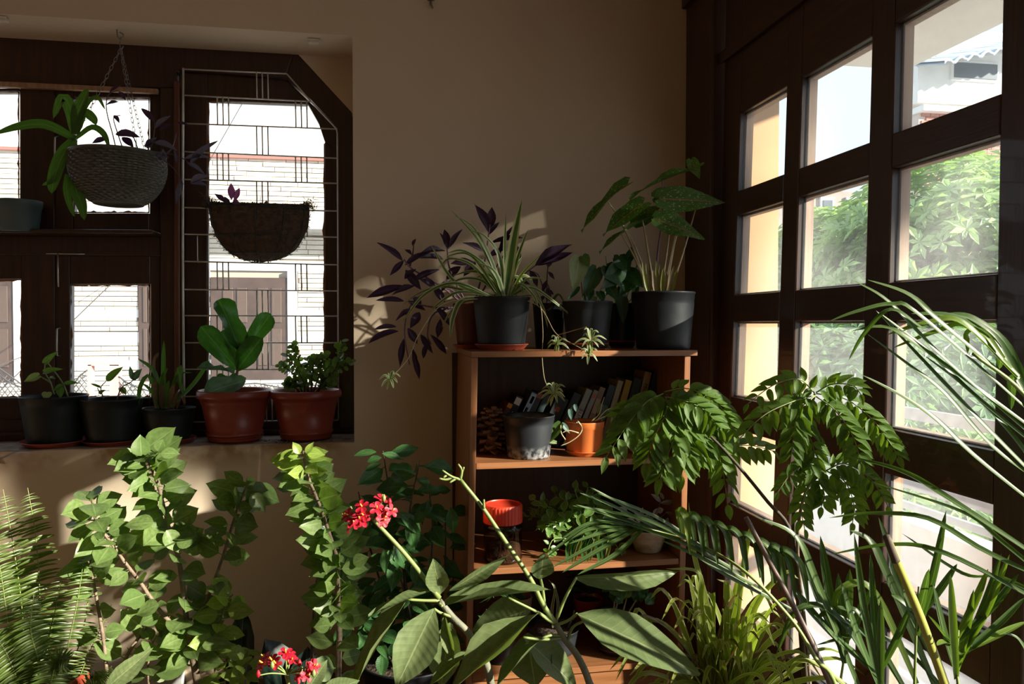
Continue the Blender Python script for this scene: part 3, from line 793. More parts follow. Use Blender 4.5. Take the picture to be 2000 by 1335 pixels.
def pot_profile(rt, rb, h, style):
    if style == 'nursery':
        o = [(rb * .96, 0), (rb, .004), (rb + (rt - rb) * .12, h * .14), (rb + (rt - rb) * .13, h * .15), (rb + (rt - rb) * .75, h * .78), (rt * .955, h * .86), (rt * .97, h * .87), (rt * .975, h * .955), (rt, h * .965), (rt, h * .99), (rt * .985, h)]
    elif style == 'terra':
        o = [(rb * .95, 0), (rb, .004), (rb * 1.0, h * .10), (rb * 1.04, h * .11), (rb * 1.05, h * .16), (rb * 1.01, h * .17), (rt * .86, h * .70), (rt * .88, h * .72), (rt * .89, h * .76), (rt * .93, h * .83), (rt * .99, h * .85), (rt, h * .90), (rt * .99, h * .97), (rt * .965, h)]
    elif style == 'plain':
        o = [(rb * .95, 0), (rb, .004), (rt * .93, h * .78), (rt * .97, h * .80), (rt * .99, h * .96), (rt, h * .985), (rt * .985, h)]
    else:
        o = [(rb * .9, 0), (rb, .005), (rb + (rt - rb) * .55, h * .5), (rt * .96, h * .9), (rt, h * .97), (rt * .97, h)]
    ri = rt * .93; return o + [(ri, h - .004), (ri * .97, h * .87)], ri * .97, h * .87
def make_pot(root, c, rt, rb, h, m, style='nursery', soil=soil_m, soil_name='soil'):
    prof, rs, zs = pot_profile(rt, rb, h, style)
    v, f, uv = lathe(prof, c, 36); part('pot', v, f[:-1], m, root, uv)
    n = 24; sv = []; sf = []
    for j, k in enumerate((1.03, .75, .4, .0)):
        for i in range(n):
            a = 2 * math.pi * i / n; r = rs * k
            sv.append(V(c) + V((r * math.cos(a), r * math.sin(a), zs - .002 + (0 if j == 0 else noise.noise(V((r * math.cos(a) * 60, r * math.sin(a) * 60, c[0] * 9))) * .008 + .004))))
    for j in range(3):
        for i in range(n):
            k = (i + 1) % n; sf.append((j * n + i, j * n + k, (j + 1) * n + k, (j + 1) * n + i))
    part(soil_name, sv, sf, soil, root)
    return V(c) + V((0, 0, zs))
def saucer(label, c, r, h, m, group=None):
    prof = [(r * .80, 0), (r * .83, .003), (r * .97, h * .85), (r, h * .9), (r * .995, h), (r * .96, h * .96), (r * .80, .005)]
    v, f, uv = lathe(prof, c, 40); o = part('saucer', v, f, m, None, uv, True, c); return tag(o, label, 'saucer', group)
def potted(name, label, xl, xr, yrim, Y, z, rb_k, m, style='nursery', group=None, sauc=None, cat='potted plant', soil=soil_m, lean=0):
    """pot measured by the pixels of its rim's ends; it stands at height z"""
    rt = (xr - xl) / 2 * scale_at((xl + xr) / 2, Y); p = PY((xl + xr) / 2, yrim, Y)
    z0 = z + (0.006 if sauc else 0.0005); c = V((p.x, Y, z0)); h = p.z - z0
    if sauc:
        lab, sw, sm, sh = sauc; saucer(lab, V((p.x, Y, z)), sw / 2 * scale_at(xl, Y), sh, sm, 'plant pot saucers')
    t = thing(name, label, cat, c, group)
    s = make_pot(t, c, rt, rt * rb_k, h, m, style, soil)
    t['rim'] = rt
    return t, s, c, rt, h
def floor_pot(name, label, c, rt, h, m, cat='potted plant', group=None, rb=.7, style='nursery'):
    t = thing(name, label, cat, V((c[0], c[1], 0.0005)), group)
    s = make_pot(t, V((c[0], c[1], 0.0005)), rt, rt * rb, h, m, style)
    return t, s

# ---------------------------------------------------------------- leaf materials
L_pothos = leaf_mat('pothos_leaf', (0.10, 0.20, 0.045), (0.16, 0.27, 0.07), .4, vein=(0.2, 0.3, 0.1))
L_pale = leaf_mat('pale_pothos_leaf', (0.34, 0.42, 0.20), (0.26, 0.36, 0.14), .4, vein=(0.45, 0.5, 0.3))
L_dark = leaf_mat('glossy_dark_leaf', (0.03, 0.085, 0.025), (0.045, 0.12, 0.035), .35, rough=.25, vein=(0.08, 0.16, 0.06))
L_fig = leaf_mat('fiddle_leaf', (0.045, 0.15, 0.03), (0.06, 0.19, 0.04), .38, rough=.3, vein=(0.10, 0.22, 0.07), side_veins=True)
L_blue = leaf_mat('blue_green_leaf', (0.10, 0.19, 0.15), (0.14, 0.23, 0.18), .3, rough=.4, vein=(0.2, 0.3, 0.25))
L_jade = leaf_mat('jade_leaf', (0.12, 0.22, 0.04), (0.17, 0.28, 0.06), .35, rough=.4)
L_purple = leaf_mat('purple_heart_leaf', (0.055, 0.028, 0.06), (0.085, 0.04, 0.085), .3, tint=(1.2, .8, 1.1), rough=.45, vein=(0.09, 0.05, 0.09))
L_violet = leaf_mat('violet_leaf', (0.22, 0.07, 0.16), (0.30, 0.10, 0.22), .4, tint=(1.2, .8, 1.1))
L_grey = leaf_mat('grey_violet_leaf', (0.11, 0.10, 0.12), (0.15, 0.13, 0.16), .35, tint=(1.1, .95, 1.1))
L_strap = leaf_mat('strap_leaf', (0.075, 0.17, 0.035), (0.11, 0.22, 0.05), .45, vein=(0.16, 0.28, 0.09))
L_dry = leaf_mat('dry_leaf', (0.17, 0.10, 0.05), (0.28, 0.19, 0.10), .3, tint=(1, .9, .6))
L_spider = leaf_mat('spider_leaf', (0.12, 0.22, 0.06), (0.15, 0.26, 0.07), .4, edge=(0.58, 0.60, 0.38), edgew=.45)
L_cal = leaf_mat('speckled_leaf', (0.08, 0.18, 0.03), (0.11, 0.22, 0.04), .5, vein=(0.42, 0.16, 0.10), veinw=.05, spots=(0.5, 0.6, 0.3), side_veins=False)
L_boug = leaf_mat('bougainvillea_leaf', (0.15, 0.25, 0.075), (0.23, 0.33, 0.11), .48, vein=(0.26, 0.36, 0.14))
L_new = leaf_mat('young_leaf', (0.30, 0.44, 0.08), (0.38, 0.50, 0.12), .5, vein=(0.42, 0.52, 0.2))
L_shrub = leaf_mat('ribbed_shrub_leaf', (0.05, 0.14, 0.04), (0.09, 0.20, 0.06), .42, vein=(0.12, 0.24, 0.08), side_veins=True)
L_jat = leaf_mat('broad_smooth_leaf', (0.13, 0.19, 0.075), (0.18, 0.24, 0.10), .38, rough=.42, vein=(0.28, 0.34, 0.17), veinw=.04, side_veins=True)
L_curry = leaf_mat('curry_leaf', (0.12, 0.21, 0.04), (0.17, 0.28, 0.06), .5, tint=(1.15, 1.15, .3), rough=.48, spec=.25, vein=(0.13, 0.25, 0.08))
L_palm = leaf_mat('palm_leaf', (0.06, 0.12, 0.035), (0.10, 0.17, 0.055), .42, rough=.35, vein=(0.16, 0.22, 0.09), veinw=.12)
L_palmb = leaf_mat('bright_palm_leaf', (0.15, 0.25, 0.04), (0.20, 0.30, 0.06), .5, rough=.35, vein=(0.25, 0.33, 0.1), veinw=.12)
L_grass = leaf_mat('arching_grass_leaf', (0.28, 0.35, 0.06), (0.38, 0.43, 0.12), .5, edge=(0.52, 0.54, 0.26), edgew=.75)
L_fern = leaf_mat('fern_leaf', (0.09, 0.155, 0.03), (0.14, 0.21, 0.04), .5)
L_rub = leaf_mat('rubber_leaf', (0.010, 0.022, 0.016), (0.014, 0.03, 0.02), .1, rough=.22, vein=(0.10, 0.05, 0.03), veinw=.03)
L_pep = leaf_mat('peperomia_leaf', (0.14, 0.28, 0.06), (0.20, 0.35, 0.09), .4, edge=(0.36, 0.42, 0.18), edgew=.8, rough=.3)
L_zeb = leaf_mat('white_striped_leaf', (0.50, 0.46, 0.42), (0.6, 0.55, 0.5), .35, vein=(0.25, 0.12, 0.14), veinw=.2, edge=(0.28, 0.2, 0.2), edgew=.8)
L_ivy = leaf_mat('curly_leaf', (0.07, 0.19, 0.07), (0.12, 0.27, 0.10), .4, rough=.28, vein=(0.25, 0.36, 0.18))

# ---------------------------------------------------------------- the bookshelf
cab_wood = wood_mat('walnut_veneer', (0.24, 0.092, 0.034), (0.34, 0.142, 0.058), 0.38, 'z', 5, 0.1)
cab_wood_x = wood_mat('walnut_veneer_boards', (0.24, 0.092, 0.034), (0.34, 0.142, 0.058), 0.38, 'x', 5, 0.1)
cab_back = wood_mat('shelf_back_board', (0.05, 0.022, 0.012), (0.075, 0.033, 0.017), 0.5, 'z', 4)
YS = 2.354; YSB = 2.785
zt = PY(1130, 684.5, YS).z; X0 = PY(921, 700, YS).x; X1 = PY(1349, 700, YS).x
BS = thing('bookshelf', 'open walnut bookshelf of potted plants and books against the far wall', 'bookshelf', V(((X0 + X1) / 2, (YS + YSB) / 2, 0)))
def lean(z): return -0.020 * (zt - z)
zbd = [zt, PY(930, 905, YS).z, PY(922, 1113, YS).z, PY(918, 1321, YS).z]
tb = 0.019; pt = 0.020
def side_panel(x):
    v, f = prism([V((x + lean(zt - tb), YS, zt - tb)), V((x + pt + lean(zt - tb), YS, zt - tb)), V((x + pt + lean(0), YS, 0.001)), V((x + lean(0), YS, 0.001))], (0, YSB - YS, 0))
    bevel(fix_normals(part('side_panel', v, f, cab_wood, BS, None, False)), .0015)
side_panel(X0); side_panel(X1 - pt)
box('top_board', (X0 - .002, YS - .006, zt - tb + .0004), (PY(1361, 690, YS).x, YSB, zt), cab_wood_x, BS, .002)
for z in zbd[1:]: box('shelf_board', (X0 + pt + lean(z) + .0015, YS + .004, z - tb), (X1 - pt + lean(z) - .0015, YSB - .008, z), cab_wood_x, BS, .0015)
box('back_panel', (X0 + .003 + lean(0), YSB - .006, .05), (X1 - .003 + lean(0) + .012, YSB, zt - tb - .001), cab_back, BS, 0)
box('kick_board', (X0 + pt + lean(0) + .002, YS + .02, .001), (X1 - pt + lean(0) - .002, YS + .035, zbd[3] - tb - .001), cab_wood_x, BS, 0)
Z1, Z2, Z3, Z4 = zt, zbd[1], zbd[2], zbd[3]

# ---------------------------------------------------------------- on the window sill
t, s, c, rt, h = potted('potted_seedling', 'black pot of pothos seedlings on the sill, furthest from the chamfered casement', 45, 166, 771, 2.90, SZ, .78, black_pl, sauc=('red saucer under the pothos seedlings pot on the sill', 122, brick_pl, .019))
Yp = 2.90
for st in ([(133, 775), (122, 747), (100, 717), (90, 704)], [(106, 770), (98, 745), (88, 727), (88, 708)], [(100, 748), (88, 740), (75, 733)], [(120, 772), (118, 757), (127, 748)]): add_tube('stem', path_px(st, Yp), .0028, .0018, stem_g, t)
for b, tp, w, r in (((88, 708), (110, 685), 13, .3), ((87, 726), (120, 718), 13, .2), ((76, 733), (45, 745), 18, 0), ((127, 749), (155, 746), 11, 0), ((117, 757), (118, 777), 15, 0), ((92, 766), (90, 780), 18, 0), ((97, 737), (108, 738), 8, 0), ((120, 752), (104, 762), 10, 0)): leaf_px(t, b, tp, w, Yp, L_pale if w == 18 else L_pothos, Yt=Yp - .02, shape='heart', roll=r)
t, s, c, rt, h = potted('potted_seedling', 'black pot with two sparse leafy shoots beside the pothos seedlings', 161, 276, 777, 2.90, SZ, .78, black_pl, sauc=('red saucer under the two-shoot black pot on the sill', 108, brick_pl, .017))
for st in ([(202, 778), (197, 757), (207, 744)], [(197, 770), (190, 757)], [(228, 779), (238, 756), (258, 744), (262, 728)], [(232, 770), (236, 757), (246, 770)]): add_tube('stem', path_px(st, Yp), .0024, .0016, stem_b, t)
for b, tp, w in (((208, 744), (238, 714), 16), ((197, 757), (176, 747), 6), ((259, 742), (276, 719), 14), ((258, 741), (254, 713), 9), ((236, 756), (246, 770), 12), ((193, 768), (205, 760), 8)): leaf_px(t, b, tp, w, Yp, L_blue if b[0] > 250 else L_pothos, shape='ovate')
t, s, c, rt, h = potted('potted_dracaena', 'small black pot of drooping half-dried strap leaves next to the fiddle-leaf fig', 281, 379, 795, 2.90, SZ, .78, black_pl, sauc=('red saucer under the drooping strap-leaf plant', 100, brick_pl, .018))
for pts, w, m in (([(320, 795), (319, 730), (320, 664)], 9, L_strap), ([(314, 795), (302, 728), (268, 699)], 9, L_strap), ([(322, 795), (345, 735), (352, 716), (352, 760)], 8, L_strap), ([(312, 795), (292, 735), (274, 755), (271, 790)], 9, L_strap), ([(328, 795), (345, 740), (360, 775)], 8, L_strap), ([(333, 795), (380, 748), (411, 702)], 11, L_strap), ([(330, 795), (345, 735), (376, 727)], 6, L_strap), ([(312, 795), (300, 715), (308, 690), (306, 700)], 6, L_dry), ([(316, 795), (316, 745), (328, 718)], 10, L_strap), ([(305, 797), (303, 765), (302, 740)], 9, L_dry), ([(318, 797), (317, 770), (314, 748)], 13, L_dry), ([(328, 797), (335, 770), (340, 750)], 12, L_dry), ([(338, 797), (346, 772), (352, 760)], 10, L_dry), ([(324, 797), (326, 765), (330, 742)], 9, L_strap), ([(345, 797), (355, 775), (362, 790)], 7, L_dry), ([(310, 797), (296, 765), (278, 748)], 8, L_strap)):
    add_ribbon('leaf', path_px(pts, Yp, Yp - .03), w * scale_at(320, Yp), m, t, prof='strap', n=10)
t, s, c, rt, h = potted('potted_fig', 'terracotta plastic pot with glossy fiddle-leaf fig in front of the grille', 388, 529, 760, 2.90, SZ, .72, terra_pl, 'terra', sauc=('terracotta saucer under the fiddle-leaf fig pot', 108, terra_pl, .022))
add_tube('stem', path_px([(463, 768), (462, 735), (468, 700), (470, 680)], Yp), .006, .004, stem_b, t)
for b, tp, w, r, m, yt in (((472, 692), (430, 583), 50, .3, L_fig, .0), ((463, 720), (392, 637), 44, -.4, L_fig, -.02), ((478, 680), (531, 613), 40, .3, L_fig, .03), ((463, 722), (509, 662), 46, .2, L_fig, -.05), ((458, 727), (386, 713), 20, .9, L_blue, -.04), ((480, 742), (400, 765), 46, -.3, L_blue, -.07), ((468, 700), (440, 640), 40, .1, L_fig, .04), ((466, 735), (420, 738), 16, .6, L_fig, .02)):
    leaf_px(t, b, tp, w, Yp, m, Yt=Yp + yt, shape='obov', roll=r, fold=.3, droop=.12, wave=.13)
t, s, c, rt, h = potted('potted_jade', 'terracotta plastic pot with bushy small-leaved jade by the window corner', 529, 666, 760, 2.90, SZ, .72, terra_pl, 'terra', sauc=('terracotta saucer under the small-leaved jade pot', 84, terra_pl, .014))
rj = random.Random(5)
for pts in ([(590, 765), (578, 735), (560, 720), (545, 712)], [(595, 765), (590, 720), (575, 685), (570, 672)], [(600, 765), (606, 730), (600, 700)], [(612, 765), (625, 725), (632, 690)], [(618, 765), (640, 735), (662, 720), (688, 706)], [(650, 728), (664, 700), (668, 665)], [(605, 765), (585, 748), (560, 745)], [(615, 765), (640, 750), (655, 742)], [(608, 765), (612, 715), (620, 697)], [(585, 765), (568, 750), (556, 752)], [(600, 765), (588, 735), (560, 690)], [(622, 765), (632, 730), (650, 705)]):
    p = path_px(pts, Yp + rj.uniform(-.05, .03), Yp + rj.uniform(-.07, .02)) if pts[-1][0] < 664 else path_px(pts, Yp - .02 if pts[0][0] < 640 else 2.80, 2.755)
    add_tube('stem', p, .003, .0016, stem_d, t)
    leafy(t, p, L_jade, 'round', .025, .021, .2, 1.0, 27, up=.5, petiole=.0, droop=.05, fold=.1, wave=0)

# ---------------------------------------------------------------- hanging at the window
YH = 2.88
HBk = thing('hanging_basket', 'woven plastic hanging basket of strap leaves and purple trailing stems before the window', 'hanging basket', PY(232, 398, YH))
cb = PY(232, 398, YH); rr_ = 86 * scale_at(232, YH); hb_ = PY(232, 303, YH).z - cb.z
wick = mat('grey_woven_plastic', (0.075, 0.07, 0.055), (0.105, 0.098, 0.078), 0.5, 20)
prof = []
NR = 44
for j in range(NR + 1):
    q = j / NR; prof.append((rr_ * (0.50 + 0.50 * math.sin(min(1, q * 1.25) * math.pi / 2) ** 0.8) * (1 - .02 * max(0, q - .8) * 5), hb_ * (q ** 1.15)))
def weave(r, z, a, i, j):
    return r + (0.0034 if ((i // 2) + j // 2) % 2 == 0 else -0.0026) if 0 < j < NR - 1 else r + .001
v, f, uv = lathe(prof, cb, 104, weave); part('basket', v, f[:-2], wick, HBk, uv, False)
v, f, uv = lathe([(rr_ * .45, 0), (rr_ * .48, -.004), (rr_ * .52, -.003), (rr_ * .53, .004)], cb, 40); part('base_ring', v, f, wick, HBk, uv)
v, f, uv = lathe([(rr_ * .965, hb_ - .006), (rr_ * 1.0, hb_ - .002), (rr_ * 1.01, hb_ + .003), (rr_ * .95, hb_ + .004), (rr_ * .94, hb_ - .03)], cb, 48); part('rim', v, f[:-2], wick, HBk, uv)
v, f, uv = lathe([(rr_ * .93, hb_ * .86), (rr_ * .5, hb_ * .89), (.01, hb_ * .9)], cb, 24); part('soil', v, f, soil_m, HBk, uv)
chm = mat('dull_chain', (0.25, 0.23, 0.21), None, 0.4, metal=0.8)
hk = PY(236, 96, YH)
def chain(p, q, link_l=.021):
    n = max(2, int((q - p).length / (link_l * .78))); d = (q - p).normalized(); e = d.orthogonal().normalized(); e2 = d.cross(e); mb = MB()
    for i in range(n):
        c_ = p.lerp(q, (i + .5) / n); a_ = e if i % 2 else e2
        pts = [c_ + d * (link_l * .5 * math.cos(t_)) + a_ * (link_l * .22 * math.sin(t_)) for t_ in [k * math.pi / 5 for k in range(11)]]
        v, f, uv = tube(pts, .0011, .0011, 4, None, False); mb.add(v, f)
    mb.part('chain', chm, HBk, True)
for a in (200, 320, 80):
    a_ = math.radians(a); chain(cb + V((rr_ * .97 * math.cos(a_), rr_ * .97 * math.sin(a_), hb_)), hk)
HK = thing('ceiling_hook', 'small metal hook above the window holding the woven basket', 'hook', PY(236, 62, YH))
add_tube('hook', [PY(228, 56, YH), PY(230, 72, YH), PY(238, 77, YH), PY(241, 68, YH), PY(234, 63, YH)], .0025, .002, chm, HK)
add_tube('hook', [PY(236, 72, YH), PY(234, 84, YH), PY(236, 97, YH), PY(241, 90, YH)], .0022, .002, chm, HK)
for pts, w in (([(147, 271), (90, 244), (40, 247), (-12, 262)], 20), ([(148, 262), (152, 220), (163, 195), (172, 172)], 24), ([(146, 262), (138, 215), (122, 192), (104, 232)], 22), ([(146, 272), (122, 305), (106, 350), (101, 378)], 27), ([(149, 270), (180, 249), (203, 262), (214, 290)], 13), ([(131, 340), (130, 370), (137, 400), (146, 424)], 12), ([(144, 346), (150, 375), (160, 400), (165, 430)], 22), ([(150, 260), (165, 222), (182, 232), (188, 244)], 18), ([(120, 330), (105, 352), (82, 362)], 12), ([(140, 335), (150, 352), (188, 366)], 13), ([(150, 255), (170, 205), (190, 190), (206, 215)], 9)):
    add_ribbon('strap_leaf', path_px(pts, YH - .05, YH - .08), w * scale_at(150, YH), L_strap, HBk, prof='leaflet', n=12, hint=V((0, -1, .35)))
add_tube('stem', path_px([(160, 300), (150, 285), (147, 268)], YH - .03), .004, .003, stem_g, HBk)
for st in ([(230, 305), (220, 262), (208, 215), (212, 185), (232, 178), (240, 190)], [(245, 305), (228, 255), (222, 230), (235, 225)], [(290, 305), (300, 268), (300, 232), (280, 214)], [(300, 305), (318, 312), (340, 330), (358, 360)], [(298, 305), (330, 300), (358, 310), (372, 320)], [(270, 305), (262, 270), (235, 258)], [(312, 310), (335, 290), (345, 260)], [(235, 300), (228, 318), (236, 330)]): add_tube('stem', path_px(st, YH - .03, YH - .06), .0024, .0015, stem_v, HBk)
for b, tp, w, m in (((276, 212), (303, 240), 13, L_purple), ((303, 250), (332, 226), 12, L_grey), ((225, 262), (273, 266), 20, L_purple), ((213, 270), (178, 280), 12, L_purple), ((238, 268), (262, 288), 16, L_purple), ((232, 292), (243, 332), 16, L_purple), ((257, 295), (258, 335), 16, L_grey), ((222, 285), (240, 325), 12, L_purple), ((300, 272), (283, 288), 12, L_purple), ((300, 278), (345, 292), 16, L_grey), ((286, 290), (305, 268), 14, L_grey), ((310, 255), (340, 242), 8, L_purple), ((320, 315), (318, 290), 12, L_grey), ((345, 318), (340, 292), 6, L_grey), ((371, 320), (424, 274), 14, L_grey), ((360, 310), (410, 306), 12, L_grey), ((365, 318), (400, 340), 11, L_grey), ((372, 356), (407, 342), 18, L_grey), ((356, 352), (344, 398), 12, L_grey), ((372, 358), (406, 362), 12, L_grey), ((345, 240), (372, 246), 7, L_purple), ((222, 225), (234, 240), 9, L_purple), ((208, 205), (233, 198), 8, L_purple), ((232, 180), (246, 195), 10, L_purple), ((214, 182), (236, 165), 7, L_purple), ((295, 300), (330, 306), 10, L_grey)):
    leaf_px(HBk, b, tp, w, YH - .05, m, shape='lance', Yt=YH - .07, fold=.35, droop=.05)

YC = 2.93
CBk = thing('coir_basket', 'half-round coconut fibre wall basket hung on the casement grille', 'hanging basket', PY(508, 405, YC))
coir = mat('coconut_fibre', (0.055, 0.03, 0.018), (0.10, 0.06, 0.035), 0.95, 50, 1.0, 120)
ct = PY(508, 408, YC); rx = 94 * scale_at(508, YC); rz = ct.z - PY(508, 510, YC).z
v = []; f = []; NA, NB = 28, 14
for j in range(NB + 1):
    ph = j / NB * math.pi / 2
    for i in range(NA + 1):
        th = math.pi * i / NA; lift = .022 * (abs(i / NA - .5) * 2) ** 5 if j == 0 else 0
        n_ = 1 + .03 * noise.noise(V((i * .9, j * .9, 3.0)))
        v.append(ct + V((-rx * math.cos(th) * math.cos(ph) ** .8 * n_, -0.11 * math.sin(th) * math.cos(ph) ** .8 * n_ - 0.0, -rz * math.sin(ph) ** 1.0 * n_ + lift)))
for j in range(NB):
    for i in range(NA):
        a = j * (NA + 1) + i; f.append((a, a + 1, a + NA + 2, a + NA + 1))
part('coir_liner', v, f, coir, CBk)
v2 = [p + V((0, .0, 0)) for p in v[:NA + 1]] + [v[k * (NA + 1)] for k in range(NB + 1)]
bk = [v[j * (NA + 1)] for j in range(NB + 1)] + [v[j * (NA + 1) + NA] for j in range(NB, -1, -1)]
part('back_face', *prism(bk, (0, .006, 0)), coir, CBk)
part('soil', *prism([p * 1 - V((0, 0, .02)) for p in v[:NA + 1]], (0, 0, -.01)), soil_m, CBk)
wirem2 = mat('green_black_wire', (0.03, 0.045, 0.04), None, 0.5, metal=.4)
add_tube('wire_rim', [p + V((0, -.004, -.004)) for p in v[:NA + 1]], .003, .003, wirem2, CBk, 6, None, False)
for k in (4, 9, 14, 19, 24): add_tube('wire_rib', [v[j * (NA + 1) + k] + (v[j * (NA + 1) + k] - ct).normalized() * .004 for j in range(NB + 1)], .0016, .0016, wirem2, CBk, 5, None, False)
for k in (5, 9): add_tube('wire_hoop', [v[k * (NA + 1) + i] + (v[k * (NA + 1) + i] - ct).normalized() * .004 for i in range(NA + 1)], .0016, .0016, wirem2, CBk, 5, None, False)
rf = random.Random(3); mb = MB()
for k in range(1500):
    i = rf.random() * NA; p = v[int(i)].lerp(v[min(int(i) + 1, NA)], i % 1); e = .5 + 1.5 * (abs(i / NA - .5) * 2) ** 3
    if rf.random() < .35: j = rf.randrange(0, NB); p = v[j * (NA + 1) + rf.choice((0, NA, rf.randrange(NA)))]; e = .5
    d = V((rf.uniform(-1, 1) + (p.x - ct.x) * 2, rf.uniform(-1, .4), rf.uniform(-.2, 1))).normalized() * rf.uniform(.008, .022) * e
    q = V((rf.uniform(-1, 1), rf.uniform(-1, 1), rf.uniform(-1, 1))) * .012 * e; s_ = d.orthogonal().normalized() * .0016
    p = p + q; mb.add([p - s_, p + s_, p + d], [(0, 1, 2)])
mb.part('loose_fibre', coir, CBk, False, None, 'stuff')
for b, tp, w, m in (((452, 390), (452, 356), 14, L_violet), ((441, 396), (419, 376), 11, L_purple), ((458, 392), (468, 366), 12, L_violet), ((462, 410), (460, 385), 14, L_violet), ((448, 404), (438, 382), 10, L_purple), ((456, 405), (478, 400), 9, L_violet), ((515, 417), (521, 390), 12, L_dry), ((512, 418), (508, 394), 10, L_violet), ((516, 418), (541, 404), 8, L_violet), ((508, 416), (491, 404), 9, L_violet), ((452, 398), (440, 408), 8, L_violet), ((464, 398), (470, 412), 9, L_purple)):
    leaf_px(CBk, b, tp, w, YC - .04, m, shape='lance', fold=.3)
for k in range(14):
    x = rf.choice((478, 486, 556, 560)) + rf.uniform(-8, 8); add_ribbon('sprig', path_px([(x, 417), (x + rf.uniform(-4, 4), 408), (x + rf.uniform(-9, 9), 402 - rf.uniform(0, 8))], YC - .03), .002, L_boug, CBk, n=4)

tp_ = PY(38, 453, 2.98)
t = thing('empty_pot', 'small blue-green plastic pot standing on the window transom ledge', 'pot', V((tp_.x, 2.972, PY(38, 453, 2.98).z)))
zl = PY(38, 452, YF - .10).z
cpt = PY(38, 452, 2.965); make_pot(t, V((cpt.x, 2.965, zl + .001)), 41 * scale_at(38, 2.965), 33 * scale_at(38, 2.965), PY(38, 393, 2.965).z - zl, teal_pl, 'plain')
ORG[t.name] = ORG[t.name]

# small clips on the plaster over the window, a hook on the wall
clipm = mat('off_white_plastic', (0.62, 0.55, 0.46), None, 0.5)
for (x, y, lab, w) in ((613, 77, 'small plastic clip above the chamfered window corner', 11), (2, 33, 'small plastic clip above the window beside the hook', 8)):
    zc = OPZ; p = PZ(x, y, zc); t = thing('cable_clip', lab, 'clip', V((p.x, p.y, zc)), 'cable clips')
    box('clip_body', (p.x - .02, p.y - .012, zc - .016), (p.x + .02, p.y + .012, zc - .0005), clipm, t, .003)
    box('clip_lip', (p.x - .023, p.y - .014, zc - .006), (p.x + .023, p.y - .012, zc - .001), clipm, t, .001)
p = PY(842, 8, YW - .012); t = thing('wall_hook', 'small metal hook high on the wall above the bookshelf', 'hook', p)
add_tube('hook', [p + V((0, .012, .03)), p + V((0, 0, .0)), p + V((.004, -.012, -.018)), p + V((-.006, -.016, -.006))], .004, .003, chm, t)
add_tube('screw_plate', [p + V((-.012, .010, .022)), p + V((.012, .010, .022))], .006, .006, chm, t)

# dry leaf hanging over the sill edge, crumbs of soil on the sill
p0 = PY(-14, 892, YW - .012); t = thing('dry_leaf', 'dry brown strap leaf hanging over the sill edge above the fern', 'leaf', p0)
add_ribbon('blade', [PZ(-40, 868, SZ + .004), PY(-30, 880, YW - .006), PY(-5, 897, YW - .02), PY(30, 884, YW - .05), PY(68, 882, YW - .08)], .016, L_dry, t, prof='leaflet', n=14)
mb = MB(); rc = random.Random(9)
for k in range(90):
    x = rc.gauss(570, 22) if k < 60 else rc.uniform(60, 660); p = PZ(x, rc.uniform(858, 864), SZ); p.y = min(max(p.y, YW + .02), YF - .05); q = rc.uniform(.001, .0035)
    v, f, uv = lathe([(q * .7, 0), (q, q * .5), (q * .4, q)], p, 5); mb.add(v, f)
tag(mb.part('soil_crumbs', soil_m, None, False, (0, 2.9, SZ), 'stuff'), 'scattered dark soil crumbs on the window sill', 'crumbs')
# ---------------------------------------------------------------- top of the bookshelf
def spider_leaf(t, pts, w, Y, Y2=None, m=None, name='leaf', prof='blade', n=14):
    return add_ribbon(name, path_px(pts, Y, Y2), w * scale_at(pts[0][0], Y), m or L_spider, t, prof=prof, n=n)
# purple heart in a red-brown pot at the back
t, s, c, rt, h = potted('potted_purple_heart', 'red-brown pot of purple-leaved trailing plant at the back of the bookshelf top', 884, 958, 592, 2.64, Z1, .75, mat('dark_red_pot', (0.11, 0.02, 0.015), (0.14, 0.028, 0.02), .4), 'plain', sauc=('dark red saucer under the purple trailing plant', 74, brick_pl, .014))
Yq = 2.62
for st in ([(915, 600), (880, 565), (835, 570), (800, 600), (790, 650), (800, 712)], [(912, 600), (860, 558), (805, 525), (789, 506)], [(915, 600), (880, 530), (873, 484)], [(925, 600), (945, 520), (957, 438)], [(930, 600), (990, 560), (1046, 518)], [(910, 600), (850, 610), (835, 650), (842, 672)], [(925, 600), (970, 520), (1004, 470)], [(905, 600), (850, 600), (800, 590)], [(800, 520), (806, 495), (808, 478)]): add_tube('stem', path_px(st, Yq, Yq - .06), .0038, .002, stem_v, t)
